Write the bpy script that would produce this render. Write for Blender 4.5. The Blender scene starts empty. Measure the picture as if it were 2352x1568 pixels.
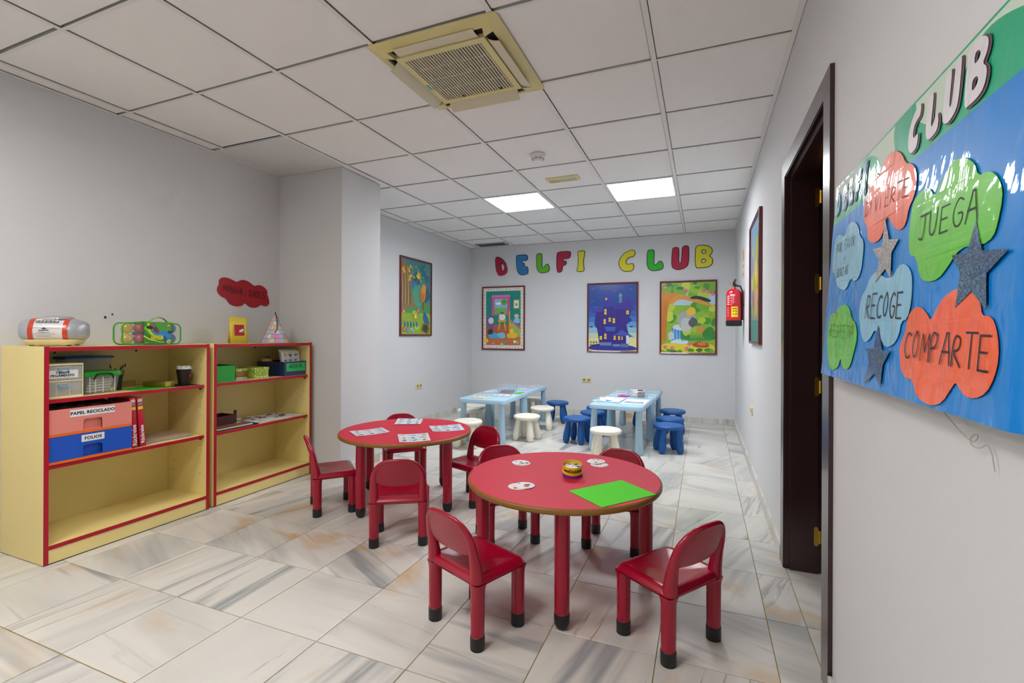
import bpy, bmesh, math, random
from mathutils import Matrix, Vector
random.seed(7)
PI = math.pi
SC = bpy.context.scene
COL = SC.collection
R = math.radians

# ------------------------------------------------------------------ camera
YAW, ROLL = 0.3838, 0.0044
CAM = Vector((0.2261, -2.3891, 1.13))
fwd = Vector((-math.sin(YAW), math.cos(YAW), 0)); rgt = Vector((math.cos(YAW), math.sin(YAW), 0)); up = Vector((0, 0, 1))
cr, sr = math.cos(ROLL), math.sin(ROLL)
r2 = rgt * cr + up * sr; u2 = up * cr - rgt * sr
cam = bpy.data.cameras.new('camera'); camo = bpy.data.objects.new('camera', cam); COL.objects.link(camo)
M = Matrix.Identity(4)
for i in range(3):
    M[i][0], M[i][1], M[i][2], M[i][3] = r2[i], u2[i], -fwd[i], CAM[i]
camo.matrix_world = M
cam.sensor_fit = 'HORIZONTAL'; cam.sensor_width = 36.0; cam.lens = 1086.55 / 2352 * 36; cam.shift_y = -15.17 / 2352
cam.clip_start = 0.02; cam.clip_end = 60
SC.camera = camo

# ------------------------------------------------------------------ world, exposure
wld = bpy.data.worlds.new('world'); SC.world = wld; wld.use_nodes = True
wld.node_tree.nodes['Background'].inputs[0].default_value = (0.9, 0.95, 1.0, 1)
wld.node_tree.nodes['Background'].inputs[1].default_value = 0.3
SC.view_settings.view_transform = 'Standard'; SC.view_settings.look = 'None'
SC.view_settings.gamma = 1.0; SC.view_settings.use_curve_mapping = False
SC.view_settings.exposure = 0.33
LAMP = 30.0            # luminance of the ceiling troffers

# room (metres)
XL, XR, YN, YB, ZC = -3.12, 0.605, -4.8, 4.2, 2.4644

# ------------------------------------------------------------------ materials
def lin(h):
    h = h.lstrip('#'); v = [int(h[i:i+2], 16) / 255 for i in (0, 2, 4)]
    return tuple((c / 12.92 if c <= 0.04045 else ((c + 0.055) / 1.055) ** 2.4) for c in v) + (1,)
MATS = {}
def mat(key, hexc, rough=0.5, vary=0.06, scale=6.0, bump=0.0, bscale=120.0, metal=0.0, coat=0.0, coatr=0.06, spec=0.5, trans=0.0, alpha=1.0, sheen=0.0):
    """plain surface with a little procedural mottling and fine relief"""
    if key in MATS: return MATS[key]
    m = bpy.data.materials.new(key); m.use_nodes = True; nt = m.node_tree; N = nt.nodes; L = nt.links
    b = N['Principled BSDF']; c = lin(hexc)
    b.inputs['Roughness'].default_value = rough; b.inputs['Metallic'].default_value = metal
    b.inputs['Specular IOR Level'].default_value = spec
    b.inputs['Coat Weight'].default_value = coat; b.inputs['Coat Roughness'].default_value = coatr
    b.inputs['Transmission Weight'].default_value = trans; b.inputs['Alpha'].default_value = alpha
    tc = N.new('ShaderNodeTexCoord')
    if vary > 0:
        nz = N.new('ShaderNodeTexNoise'); nz.inputs['Scale'].default_value = scale; nz.inputs['Detail'].default_value = 4
        L.new(tc.outputs['Object'], nz.inputs['Vector'])
        mx = N.new('ShaderNodeMix'); mx.data_type = 'RGBA'
        mx.inputs[6].default_value = tuple(x * (1 - vary) for x in c[:3]) + (1,)
        mx.inputs[7].default_value = tuple(min(1, x * (1 + vary)) for x in c[:3]) + (1,)
        L.new(nz.outputs['Fac'], mx.inputs[0]); L.new(mx.outputs[2], b.inputs['Base Color'])
    else:
        b.inputs['Base Color'].default_value = c
    if bump > 0:
        nb = N.new('ShaderNodeTexNoise'); nb.inputs['Scale'].default_value = bscale; nb.inputs['Detail'].default_value = 3
        L.new(tc.outputs['Object'], nb.inputs['Vector'])
        bp = N.new('ShaderNodeBump'); bp.inputs['Strength'].default_value = bump; bp.inputs['Distance'].default_value = 0.004
        L.new(nb.outputs['Fac'], bp.inputs['Height']); L.new(bp.outputs['Normal'], b.inputs['Normal'])
        if coat > 0: L.new(bp.outputs['Normal'], b.inputs['Coat Normal'])
    MATS[key] = m
    return m
def ink(h): return mat('ink_' + h, h, rough=0.6, vary=0.03)
def emis(key, hexc, s):
    m = bpy.data.materials.new(key); m.use_nodes = True; nt = m.node_tree
    b = nt.nodes['Principled BSDF']; b.inputs['Base Color'].default_value = (0.9, 0.9, 0.9, 1)
    b.inputs['Emission Color'].default_value = lin(hexc); b.inputs['Emission Strength'].default_value = s
    MATS[key] = m; return m

def marble(key, rnd=True, size=1.0, glossy=0.16):
    m = bpy.data.materials.new(key); m.use_nodes = True; nt = m.node_tree; N = nt.nodes; L = nt.links
    b = N['Principled BSDF']
    tc = N.new('ShaderNodeTexCoord'); oi = N.new('ShaderNodeObjectInfo')
    def math_(op, a, bb=None, c=None):
        n = N.new('ShaderNodeMath'); n.operation = op
        for i, v in enumerate((a, bb, c)):
            if v is None: continue
            if isinstance(v, (int, float)): n.inputs[i].default_value = v
            else: L.new(v, n.inputs[i])
        return n.outputs[0]
    rv = oi.outputs['Random']
    r1 = math_('FRACT', math_('MULTIPLY', rv, 17.31)); r2_ = math_('FRACT', math_('MULTIPLY', rv, 53.77)); r3 = math_('FRACT', math_('MULTIPLY', rv, 131.3))
    ang = math_('ADD', math_('MULTIPLY', math_('ROUND', math_('MULTIPLY_ADD', r1, 0.6, 0.28)), PI / 2), math_('MULTIPLY_ADD', r3, 0.5, -0.02))
    rot = N.new('ShaderNodeVectorRotate'); rot.rotation_type = 'Z_AXIS'
    L.new(tc.outputs['Object'], rot.inputs['Vector']); L.new(ang, rot.inputs['Angle'])
    cmb = N.new('ShaderNodeCombineXYZ'); L.new(math_('MULTIPLY', rv, 91.0), cmb.inputs[0]); L.new(math_('MULTIPLY', r1, 47.0), cmb.inputs[1]); L.new(math_('MULTIPLY', r3, 29.0), cmb.inputs[2])
    ad = N.new('ShaderNodeVectorMath'); ad.operation = 'ADD'; L.new(rot.outputs[0], ad.inputs[0]); L.new(cmb.outputs[0], ad.inputs[1])
    def noise(sx, sy, det, dist, rough=0.55, src=None):
        mp = N.new('ShaderNodeMapping'); mp.inputs['Scale'].default_value = (sx, sy, 1.0)
        L.new(ad.outputs[0], mp.inputs['Vector'])
        n = N.new('ShaderNodeTexNoise'); n.inputs['Scale'].default_value = 1.0; n.inputs['Detail'].default_value = det
        n.inputs['Roughness'].default_value = rough; n.inputs['Distortion'].default_value = dist
        L.new(mp.outputs[0], n.inputs['Vector']); return n.outputs['Fac']
    def ramp(f, stops):
        r = N.new('ShaderNodeValToRGB'); e = r.color_ramp.elements
        e[0].position, e[0].color = stops[0][0], (stops[0][1],) * 3 + (1,)
        e[1].position, e[1].color = stops[1][0], (stops[1][1],) * 3 + (1,)
        for p, v in stops[2:]:
            x = e.new(p); x.color = (v, v, v, 1)
        L.new(f, r.inputs[0]); return r.outputs[0]
    def mix(f, a, c):
        n = N.new('ShaderNodeMix'); n.data_type = 'RGBA'; L.new(f, n.inputs[0])
        if isinstance(a, tuple): n.inputs[6].default_value = a
        else: L.new(a, n.inputs[6])
        n.inputs[7].default_value = c; return n.outputs[2]
    cloud = ramp(noise(0.9, 4.5, 3, 0.35), [(0.42, 0), (0.72, 1)])
    band = ramp(noise(0.55, 7.0, 3, 0.30), [(0.53, 0), (0.63, 1), (0.72, 0.2)])
    vein = ramp(noise(0.8, 15.0, 5, 0.45), [(0.615, 0), (0.64, 1), (0.672, 0)])
    och = ramp(noise(1.5, 3.0, 3, 0.8), [(0.59, 0), (0.72, 1)])
    fine = noise(5, 38, 5, 0.3)
    col = mix(math_('MULTIPLY', cloud, math_('MULTIPLY_ADD', r3, 0.75, 0.15)), lin('#DEDCD5'), lin('#A2A8A4'))
    col = mix(math_('MULTIPLY', band, math_('MULTIPLY', math_('POWER', r2_, 1.4), 1.0)), col, lin('#8A9296'))
    col = mix(math_('MULTIPLY', vein, math_('MULTIPLY_ADD', r1, 0.65, 0.05)), col, lin('#5F5A52'))
    col = mix(math_('MULTIPLY', och, math_('MULTIPLY_ADD', r3, 0.75, 0.15)), col, lin('#C89A50'))
    col = mix(math_('MULTIPLY', fine, 0.16), col, lin('#A9A6A0'))
    L.new(col, b.inputs['Base Color'])
    b.inputs['Roughness'].default_value = glossy
    MATS[key] = m; return m

marble('floor_marble', glossy=0.24); marble('skirting_marble', glossy=0.3)
def wall_mat(key, hexc):
    m = mat(key, hexc, rough=0.75, vary=0.025, scale=1.3, bump=0.12, bscale=210.0, spec=0.25)
    return m
wall_mat('wall_paint', '#D9DADC')
mat('ceiling_tile', '#F3F1F0', rough=0.9, vary=0.02, scale=9, bump=0.25, bscale=160, spec=0.15)
mat('ceiling_metal', '#E8E7E4', rough=0.55, vary=0.02)
mat('ceiling_void', '#2A2826', rough=0.95, vary=0.1)
mat('grout', '#A08850', rough=0.9, vary=0.2, scale=14)
mat('chair_red', '#A0032A', rough=0.26, vary=0.05, scale=5, bump=0.05, bscale=260, coat=0.15, coatr=0.12)
mat('laminate_red', '#D02440', rough=0.5, vary=0.05, scale=9, bump=0.03, bscale=200, spec=0.18)
mat('table_edge', '#8F6526', rough=0.4, vary=0.18, scale=30)
mat('rubber_black', '#15181A', rough=0.45, vary=0.1)
mat('shelf_yellow', '#EEDB93', rough=0.38, vary=0.03, scale=4)
mat('trim_red', '#B00726', rough=0.35, vary=0.04)
mat('plastic_blue', '#04559F', rough=0.42, vary=0.03)
mat('plastic_sky', '#A8CADF', rough=0.4, vary=0.02)
mat('plastic_cream', '#F3EEDF', rough=0.4, vary=0.02)
mat('ac_cream', '#DDD092', rough=0.35, vary=0.04, scale=3)
mat('ac_pale', '#D8D0B4', rough=0.4, vary=0.03)
mat('ac_dark', '#1B1A18', rough=0.8, vary=0.1)
mat('door_wood', '#32191A', rough=0.28, vary=0.22, scale=11, coat=0.35, coatr=0.12)
mat('brass', '#D8B04A', rough=0.25, vary=0.05, metal=1.0)
mat('frame_red', '#6A1422', rough=0.3, vary=0.08, coat=0.3)
mat('socket_ivory', '#E0D3A4', rough=0.35, vary=0.02)
mat('paper', '#EDEDEF', rough=0.7, vary=0.015)
mat('black_plastic', '#101112', rough=0.35, vary=0.1)

# ------------------------------------------------------------------ mesh helpers
class MB:
    def __init__(s): s.v = []; s.f = []; s.m = []
    def quad(s, *p, mi=0):
        n = len(s.v); s.v += [tuple(q) for q in p]; s.f.append(tuple(range(n, n + len(p)))); s.m.append(mi); return s
    def box(s, a, b, mi=0):
        (x0, y0, z0), (x1, y1, z1) = a, b; n = len(s.v)
        s.v += [(x0,y0,z0),(x1,y0,z0),(x1,y1,z0),(x0,y1,z0),(x0,y0,z1),(x1,y0,z1),(x1,y1,z1),(x0,y1,z1)]
        for q in ((3,2,1,0),(4,5,6,7),(0,1,5,4),(1,2,6,5),(2,3,7,6),(3,0,4,7)): s.f.append(tuple(n+i for i in q)); s.m.append(mi)
        return s
    def rings(s, rings, cap0=True, cap1=True, closed=True, mi=0):
        n0 = len(s.v); k = len(rings[0])
        for r in rings: s.v += [tuple(p) for p in r]
        for i in range(len(rings) - 1):
            for j in range(k if closed else k - 1):
                a = n0 + i*k + j; b = n0 + i*k + (j+1) % k
                s.f.append((a, b, b + k, a + k)); s.m.append(mi)
        if cap0: s.f.append(tuple(n0 + j for j in reversed(range(k)))); s.m.append(mi)
        if cap1: s.f.append(tuple(n0 + (len(rings)-1)*k + j for j in range(k))); s.m.append(mi)
        return s
    def lathe(s, prof, n=24, c=(0,0,0), mi=0, cap0=True, cap1=True):
        return s.rings([[(c[0]+r*math.cos(2*PI*j/n), c[1]+r*math.sin(2*PI*j/n), c[2]+z) for j in range(n)] for r, z in prof], cap0, cap1, True, mi)
    def tube(s, pts, rad, n=10, mi=0, flat=None):
        """sweep a circle (or ellipse: rad = list of (a,b)) along pts"""
        P = [Vector(p) for p in pts]; rr = rad if isinstance(rad, (list, tuple)) else [rad]*len(P)
        ref = Vector(flat) if flat else None; rings = []
        for i, p in enumerate(P):
            t = (P[min(i+1, len(P)-1)] - P[max(i-1, 0)]).normalized()
            if ref is None:
                ref = Vector((0,0,1)) if abs(t.z) < 0.9 else Vector((1,0,0))
            a = (ref - t*ref.dot(t)).normalized(); b = t.cross(a)
            if not flat: ref = a
            ra, rb = rr[i] if isinstance(rr[i], (list, tuple)) else (rr[i], rr[i])
            rings.append([p + a*ra*math.cos(2*PI*j/n) + b*rb*math.sin(2*PI*j/n) for j in range(n)])
        return s.rings(rings, mi=mi)
    def prism(s, poly, z0, z1, mi=0):
        return s.rings([[(x, y, z0) for x, y in poly], [(x, y, z1) for x, y in poly]], mi=mi)
    def rbox(s, a, b, r=0.004, seg=3, mi=0):
        """box with rounded vertical corners and softened top and bottom edges"""
        (x0,y0,z0),(x1,y1,z1) = a, b; cx, cy = (x0+x1)/2, (y0+y1)/2; hx, hy = (x1-x0)/2, (y1-y0)/2
        r = min(r, hx*.98, hy*.98, (z1-z0)*.49); rings = []
        for z, ins in ((z0, r), (z0+r*.3, r*.3), (z0+r, 0), (z1-r, 0), (z1-r*.3, r*.3), (z1, r)):
            rings.append([(cx+x, cy+y, z) for x, y in rrect(hx-ins, hy-ins, max(r-ins, r*.25), seg)])
        return s.rings(rings, mi=mi)
    def tf(s, M):
        s.v = [tuple(M @ Vector(p)) for p in s.v]; return s
    def add(s, o, mi=None):
        n = len(s.v); s.v += o.v; s.f += [tuple(i+n for i in f) for f in o.f]; s.m += [mi if mi is not None else x for x in o.m]; return s
    def mesh(s, name, mats, smooth=40):
        me = bpy.data.meshes.new(name); me.from_pydata(s.v, [], s.f)
        for m in (mats if isinstance(mats, (list, tuple)) else [mats]): me.materials.append(MATS[m] if isinstance(m, str) else m)
        me.polygons.foreach_set('material_index', s.m)
        bm = bmesh.new(); bm.from_mesh(me); bmesh.ops.recalc_face_normals(bm, faces=bm.faces); bm.to_mesh(me); bm.free()
        if smooth: sm(me, smooth)
        me.update(); return me
    def build(s, name, mats, parent=None, smooth=40, loc=None, rz=0):
        return link(name, s.mesh(name, mats, smooth), parent, loc, rz)
def sm(me, ang=40):
    me.polygons.foreach_set('use_smooth', [True]*len(me.polygons)); me.set_sharp_from_angle(angle=R(ang))
def link(name, me, parent=None, loc=None, rz=0):
    o = bpy.data.objects.new(name, me); COL.objects.link(o)
    if parent: o.parent = parent
    if loc: o.location = loc
    if rz: o.rotation_euler = (0, 0, rz)
    return o
def rrect(hx, hy, r, seg=4):
    out = []
    for cx, cy, a0 in ((hx-r, hy-r, 0), (-hx+r, hy-r, PI/2), (-hx+r, -hy+r, PI), (hx-r, -hy+r, 1.5*PI)):
        for i in range(seg+1):
            a = a0 + PI/2*i/seg; out.append((cx+r*math.cos(a), cy+r*math.sin(a)))
    return out
def tag(o, label, cat, group=None):
    o['label'] = label; o['category'] = cat
    if group: o['group'] = group
    return o
def struct(o, label=None):
    o['kind'] = 'structure'
    if label: o['label'] = label
    return o
def thing(name, label, cat, loc=(0,0,0), rz=0, group=None):
    o = link(name, None, None, loc, rz); return tag(o, label, cat, group)
def dup(o, parent=None):
    c = o.copy(); COL.objects.link(c); c.parent = parent
    for ch in [x for x in KIDS.get(o.name, [])]: dup(ch, c)
    return c
KIDS = {}
def snapshot(o):
    KIDS[o.name] = list(o.children)
    for c in o.children: snapshot(c)
def chaikin(p, n=2, closed=True):
    for _ in range(n):
        q = []
        k = len(p)
        for i in range(k if closed else k-1):
            a, b = p[i], p[(i+1) % k]
            q += [(a[0]*.75+b[0]*.25, a[1]*.75+b[1]*.25), (a[0]*.25+b[0]*.75, a[1]*.25+b[1]*.75)]
        p = q
    return p
def shape(loops, thick, mat_, offset=0.0, name='shape'):
    """flat cut-out with holes, in XY, thickness centred on z=0"""
    cu = bpy.data.curves.new('tmp', 'CURVE'); cu.dimensions = '2D'; cu.fill_mode = 'BOTH'; cu.extrude = thick/2; cu.offset = offset
    for lp in loops:
        sp = cu.splines.new('POLY'); sp.points.add(len(lp)-1); sp.use_cyclic_u = True
        for q, (x, y) in zip(sp.points, lp): q.co = (x, y, 0, 1)
    ob = bpy.data.objects.new('tmp', cu); COL.objects.link(ob)
    dg = bpy.context.evaluated_depsgraph_get(); me = bpy.data.meshes.new_from_object(ob.evaluated_get(dg))
    bpy.data.objects.remove(ob); bpy.data.curves.remove(cu)
    me.materials.clear(); me.materials.append(MATS[mat_] if isinstance(mat_, str) else mat_); me.name = name
    return me
def text(s, size, mat_, thick=0.0004, bold=0.0, align='CENTER', space=1.0, linesp=1.0):
    cu = bpy.data.curves.new('tmp', 'FONT'); cu.body = s; cu.size = size; cu.extrude = thick/2; cu.offset = bold
    cu.align_x = align; cu.align_y = 'CENTER'; cu.space_character = space; cu.space_line = linesp; cu.resolution_u = 4
    ob = bpy.data.objects.new('tmp', cu); COL.objects.link(ob)
    dg = bpy.context.evaluated_depsgraph_get(); me = bpy.data.meshes.new_from_object(ob.evaluated_get(dg))
    bpy.data.objects.remove(ob); bpy.data.curves.remove(cu)
    me.materials.clear(); me.materials.append(MATS[mat_] if isinstance(mat_, str) else mat_); me.name = 'lettering'
    return me
# hand lettering: single strokes in a unit box
SF = {'A': [[(0,0),(.35,1),(.5,1),(.8,0)],[(.1,.4),(.7,.4)]], 'B': [[(0,0),(0,1),(.5,.95),(.55,.6),(0,.52),(.6,.42),(.6,.08),(0,0)]],
 'C': [[(.7,.85),(.4,1),(.1,.75),(0,.4),(.2,.05),(.5,0),(.7,.12)]], 'D': [[(0,0),(0,1),(.45,.9),(.68,.5),(.45,.08),(0,0)]],
 'E': [[(.65,1),(0,1),(0,0),(.65,0)],[(0,.52),(.5,.52)]], 'F': [[(.65,1),(0,1),(0,0)],[(0,.52),(.5,.52)]],
 'G': [[(.7,.85),(.4,1),(.1,.75),(0,.4),(.2,.05),(.5,0),(.72,.2),(.72,.45),(.4,.45)]], 'I': [[(.1,0),(.1,1)]],
 'J': [[(.05,1),(.8,1)],[(.5,1),(.5,.25),(.3,0),(.05,.12)]], 'L': [[(0,1),(0,0),(.6,0)]], 'M': [[(0,0),(.1,1),(.42,.35),(.75,1),(.85,0)]],
 'N': [[(0,0),(0,1),(.6,0),(.6,1)]], 'O': [[(.35,1),(.08,.75),(0,.4),(.3,0),(.62,.35),(.6,.8),(.35,1)]],
 'P': [[(0,0),(0,1),(.5,.95),(.58,.7),(.4,.5),(0,.45)]], 'R': [[(0,0),(0,1),(.5,.95),(.55,.7),(.4,.52),(0,.48),(.65,0)]],
 'S': [[(.6,.88),(.35,1),(.05,.82),(.15,.58),(.5,.42),(.6,.18),(.3,0),(0,.12)]], 'T': [[(-.05,1),(.75,1)],[(.35,1),(.35,0)]],
 'U': [[(0,1),(.02,.25),(.3,0),(.58,.25),(.62,1)]], 'V': [[(0,1),(.3,0),(.6,1)]], 'Y': [[(0,1),(.3,.5),(.6,1)],[(.3,.5),(.25,0)]],
 'i': [[(.1,0),(.1,.7)],[(.08,.9),(.14,.95)]]}
ROUND = set('CDGOJPRSUB')
def ribbon(pts, w):
    mb = MB()
    for i in range(len(pts)-1):
        a, b = Vector(pts[i]), Vector(pts[i+1]); d = (b-a)
        if d.length < 1e-7: continue
        d.normalize(); n = Vector((-d.y, d.x))*w/2; e = d*w*.35
        mb.quad((*(a-e-n), 0), (*(b+e-n), 0), (*(b+e+n), 0), (*(a-e+n), 0))
    return mb
def handwrite(word, x0, y0, x1, y1, w, h=None, gap=0.22):
    """hand-drawn capitals along the base line (x0,y0)-(x1,y1) in a 2D plane"""
    n = len(word); d = Vector((x1-x0, y1-y0)); ln = d.length; d.normalize(); pn = Vector((-d.y, d.x)); mb = MB(); adv = ln/n
    for i, chh in enumerate(word):
        if chh == ' ': continue
        for st in SF[chh]:
            st2 = chaikin(st, 2, False) if chh in ROUND and len(st) > 3 else st
            st2 = [st[0]] + st2 + [st[-1]] if st2 is not st else st
            pts = [Vector((x0, y0)) + d*(adv*i + q[0]*adv*(1-gap)/.75) + pn*(q[1]*h*(1+.05*math.sin(i*2.3))) for q in st2]
            mb.add(ribbon(pts, w))
    return mb

# ================================================================== THE ROOM
# ---- floor: mortar bed and 0.39 m marble tiles
TX0, TDX, TY0, TDY = 0.466, 0.3885, -0.256, 0.3935
DY0, DY1, DZ = -0.55, 0.25, 1.905            # door opening in the right wall
fl = MB().box((XL-.15, YN-.15, -.12), (2.0, YB+.15, -.0025)).build('floor', 'grout', smooth=0); struct(fl, 'white veined marble tile floor with thin ochre joints')
tile_cache = {}
def floor_tile(x0, x1, y0, y1):
    w, d = round(x1-x0, 3), round(y1-y0, 3)
    if w < .02 or d < .02: return
    if (w, d) not in tile_cache:
        g = .0018; mb = MB(); hx, hy = w/2-g, d/2-g
        mb.rings([[(x, y, z) for x, y in ((hx-i, hy-i), (-hx+i, hy-i), (-hx+i, -hy+i), (hx-i, -hy+i))] for z, i in ((-.004, 0), (-.0006, 0), (0, .0006))], cap0=False)
        tile_cache[(w, d)] = mb.mesh('floor_tile', 'floor_marble', 0)
    link('floor_tile', tile_cache[(w, d)], fl, ((x0+x1)/2, (y0+y1)/2, 0))
xs = [XL] + [TX0 - TDX*k for k in range(9, -1, -1) if TX0 - TDX*k > XL+.02] + [XR]
ys = [YN] + [TY0 + TDY*k for k in range(-11, 12) if YN+.02 < TY0 + TDY*k < YB-.02] + [YB]
for i in range(len(xs)-1):
    for j in range(len(ys)-1): floor_tile(xs[i], xs[i+1], ys[j], ys[j+1])
dy = [DY0-.012, TY0, TY0+TDY, DY1+.012]
for j in range(3): floor_tile(XR, .775, dy[j], dy[j+1])
for i in range(3):
    for j in range(7): floor_tile(.775+.4*i, .775+.4*(i+1), -1.5+.39*j, -1.5+.39*(j+1))

# ---- walls
def wall(name, label, *boxes):
    mb = MB()
    for a, b in boxes: mb.box(a, b)
    return struct(mb.build(name, 'wall_paint', smooth=0), label)
ZT = ZC + .12
wall('wall_back', 'white plastered far wall with the cut-out letters', ((XL-.15, YB, 0), (XR+.17, YB+.15, ZT)))
wall('wall_left', 'white plastered left wall behind the yellow shelf units', ((XL-.15, YN, 0), (XL, YB, ZT)))
wall('wall_near', 'white plastered wall behind the viewer', ((XL-.15, YN-.15, 0), (XR+.17, YN, ZT)))
wall('wall_right', 'white plastered right wall with the dark doorway', ((XR, YN, 0), (.775, DY0-.012, ZT)), ((XR, DY1+.012, 0), (.775, YB, ZT)), ((XR, DY0-.012, DZ+.012), (.775, DY1+.012, ZT)))
wall('wall_pillar', 'white square pillar between the shelf units and the far alcove', ((XL, .605, 0), (-2.455, 1.09, ZC)))
wp = bpy.data.objects['wall_pillar']
for y, z, dy_, dz_, c in ((.688, 1.09, .006, .004, '#8A2A26'), (.640, 1.075, .003, .008, '#9A3A30'), (.76, .93, .003, .003, '#4A4440'), (.70, .62, .003, .004, '#A0604A')):
    MB().box((-2.4552, y, z), (-2.4546, y+dy_, z+dz_)).build('scuff_mark', ink(c), wp, 0)
wall('wall_corridor', 'white corridor wall beyond the doorway', ((1.975, -1.5, 0), (2.0, 1.23, ZT)), ((.775, -1.5, 0), (1.975, -1.48, ZT)), ((.775, 1.21, 0), (1.975, 1.23, ZT)))

# ---- skirting
def skirting(name, p0, p1, nrm, label):
    """p0->p1 along the wall foot, nrm = direction into the room"""
    a, b, n = Vector(p0), Vector(p1), Vector(nrm); L_ = (b-a).length; d = (b-a).normalized(); h, t = .073, .013
    def seg(s0, s1, tt, hh, name_, m, par):
        mb = MB(); q = [a+d*s0, a+d*s1, a+d*s1+n*tt, a+d*s0+n*tt]; c = .0018
        mb.rings([[(v.x, v.y, 0.0005) for v in q], [(v.x, v.y, hh-c) for v in q], [(v.x, v.y, hh) for v in (q[0], q[1], q[2]-n*c, q[3]-n*c)]])
        return mb.build(name_, m, par, 0)
    root = struct(seg(0, L_, .004, h-.002, name, 'grout', None), label)
    k = 0.0
    while k < L_-.03:
        e = min(L_, k+.39); seg(k+.001, e-.001, t+random.uniform(-.001, .002), h+random.uniform(-.0015, .0015), 'skirting_tile', 'skirting_marble', root); k = e
skirting('baseboard_back', (XL, YB), (XR, YB), (0, -1), 'low marble skirting along the far wall')
skirting('baseboard_right', (XR, .345), (XR, YB-.016), (-1, 0), 'low marble skirting on the right wall beyond the door')
skirting('baseboard_near_right', (XR, YN), (XR, -.65), (-1, 0), 'low marble skirting under the blue rules poster')
skirting('baseboard_left', (XL, 1.09), (XL, YB-.016), (1, 0), 'low marble skirting on the left alcove wall')
skirting('baseboard_pillar', (-2.455, .605), (-2.455, 1.09), (1, 0), 'low marble skirting on the pillar flank')

# ---- suspended ceiling
ce = MB().box((XL-.15, YN-.15, ZC+.055), (2.0, YB+.15, ZC+.13)).build('ceiling', 'ceiling_void', smooth=0); struct(ce, 'white suspended tile ceiling')
gx = [XL] + [-3.0+.6*k for k in range(6)] + [XR]; gy = [-4.8+.6*k for k in range(16)]
LIGHTS = [(-.3, 2.1), (-1.5, 2.1), (-.9, -2.1), (-2.1, -2.1)]
ctile = {}
def ceiling_tile(x0, x1, y0, y1, z=ZC+.006, sl=.006):
    a, b = x0+.0135, x1-.0135; c, d = y0+.0085, y1-.0085-sl
    k = (round(b-a, 3), round(d-c, 3), sl)
    if k not in ctile:
        hx, hy = (b-a)/2, (d-c)/2
        ctile[k] = MB().rings([[(x, y, zz) for x, y in ((hx-i, hy-i), (-hx+i, hy-i), (-hx+i, -hy+i), (hx-i, -hy+i))] for zz, i in ((0, .0025), (.0025, 0), (.014, 0))]).mesh('ceiling_tile', 'ceiling_tile', 0)
    link('ceiling_tile', ctile[k], ce, ((a+b)/2, (c+d)/2, z + random.uniform(-.0012, .0012)))
for i in range(len(gx)-1):
    for j in range(len(gy)-1):
        x0, x1, y0, y1 = gx[i], gx[i+1], gy[j], gy[j+1]; mx, my = (x0+x1)/2, (y0+y1)/2
        if any(abs(mx-lx) < .1 and abs(my-ly) < .1 for lx, ly in LIGHTS): continue
        if abs(mx+.9) < .1 and abs(my+.3) < .1: continue
        if x1 < -2.3 and abs(my-.3) < .1: continue
        ceiling_tile(x0, x1, y0, y1, sl=random.choice((.004, .006, .008)))
mb = MB().box((XL+.002, .0, ZC+.001), (-2.413, .604, ZC+.012)); o = mb.build('plaster_panel', 'wall_paint', ce, 0)
for k, x in enumerate(gx[1:-1]):
    spans = ((YN, 0), (1.095, YB)) if x < -2.7 else ((YN, YB),)
    for s0, s1 in spans:
        MB().box((x-.012, s0, ZC), (x+.012, s1, ZC+.0018)).box((x-.001, s0, ZC+.0018), (x+.001, s1, ZC+.03)).build('ceiling_runner', 'ceiling_metal', ce, 0)
tee = {}
for i in range(len(gx)-1):
    for y in gy[1:-1]:
        w = round(gx[i+1]-gx[i]-.026, 3)
        if gx[i+1] < -2.3 and (-.1 < y < .7 or (.6 < y < 1.0)): continue
        if w not in tee: tee[w] = MB().box((-w/2, -.0075, .0004), (w/2, .0075, .002)).box((-w/2, -.001, .002), (w/2, .001, .03)).mesh('cross_tee', 'ceiling_metal', 0)
        link('cross_tee', tee[w], ce, ((gx[i]+gx[i+1])/2, y, ZC))
for a, b in (((XR-.024, YN, ZC-.0005), (XR-.002, YB, ZC+.0015)), ((XL+.002, YN, ZC-.0005), (XL+.022, .6, ZC+.0015)), ((XL+.002, 1.092, ZC-.0005), (XL+.022, YB, ZC+.0015)), ((XL+.03, YB-.02, ZC-.0005), (XR-.03, YB-.002, ZC+.0015))):
    MB().box(a, b).build('edge_trim', 'ceiling_metal', ce, 0)

# ---- doorway
dr = struct(link('door_1', None, None, (XR, (DY0+DY1)/2, 0)), 'dark wood doorway in the right wall')
def dpart(name, m, *boxes, parent=dr, smooth=0, r=None):
    mb = MB(); ox, oy = XR, (DY0+DY1)/2
    for (x0,y0,z0),(x1,y1,z1) in boxes: mb.box((x0-ox, y0-oy, z0), (x1-ox, y1-oy, z1))
    return mb.build(name, m, parent, smooth)
dpart('casing', 'door_wood', ((XR-.013, DY1+.004, 0), (XR, DY1+.088, DZ+.08)))
dpart('casing', 'door_wood', ((XR-.013, DY0-.092, 0), (XR, DY0-.004, DZ+.08)))
dpart('casing', 'door_wood', ((XR-.013, DY0-.004, DZ+.004), (XR, DY1+.004, DZ+.08)))
dpart('jamb', 'door_wood', ((XR-.009, DY1, 0), (.771, DY1+.012, DZ)), ((XR+.015, DY1-.012, 0), (.735, DY1, DZ)))
dpart('jamb', 'door_wood', ((XR-.009, DY0-.012, 0), (.771, DY0, DZ)), ((XR+.015, DY0, 0), (.735, DY0+.012, DZ)))
dpart('header', 'door_wood', ((XR-.009, DY0-.012, DZ), (.771, DY1+.012, DZ+.012)), ((XR+.015, DY0+.012, DZ-.012), (.735, DY1-.012, DZ)))
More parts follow.
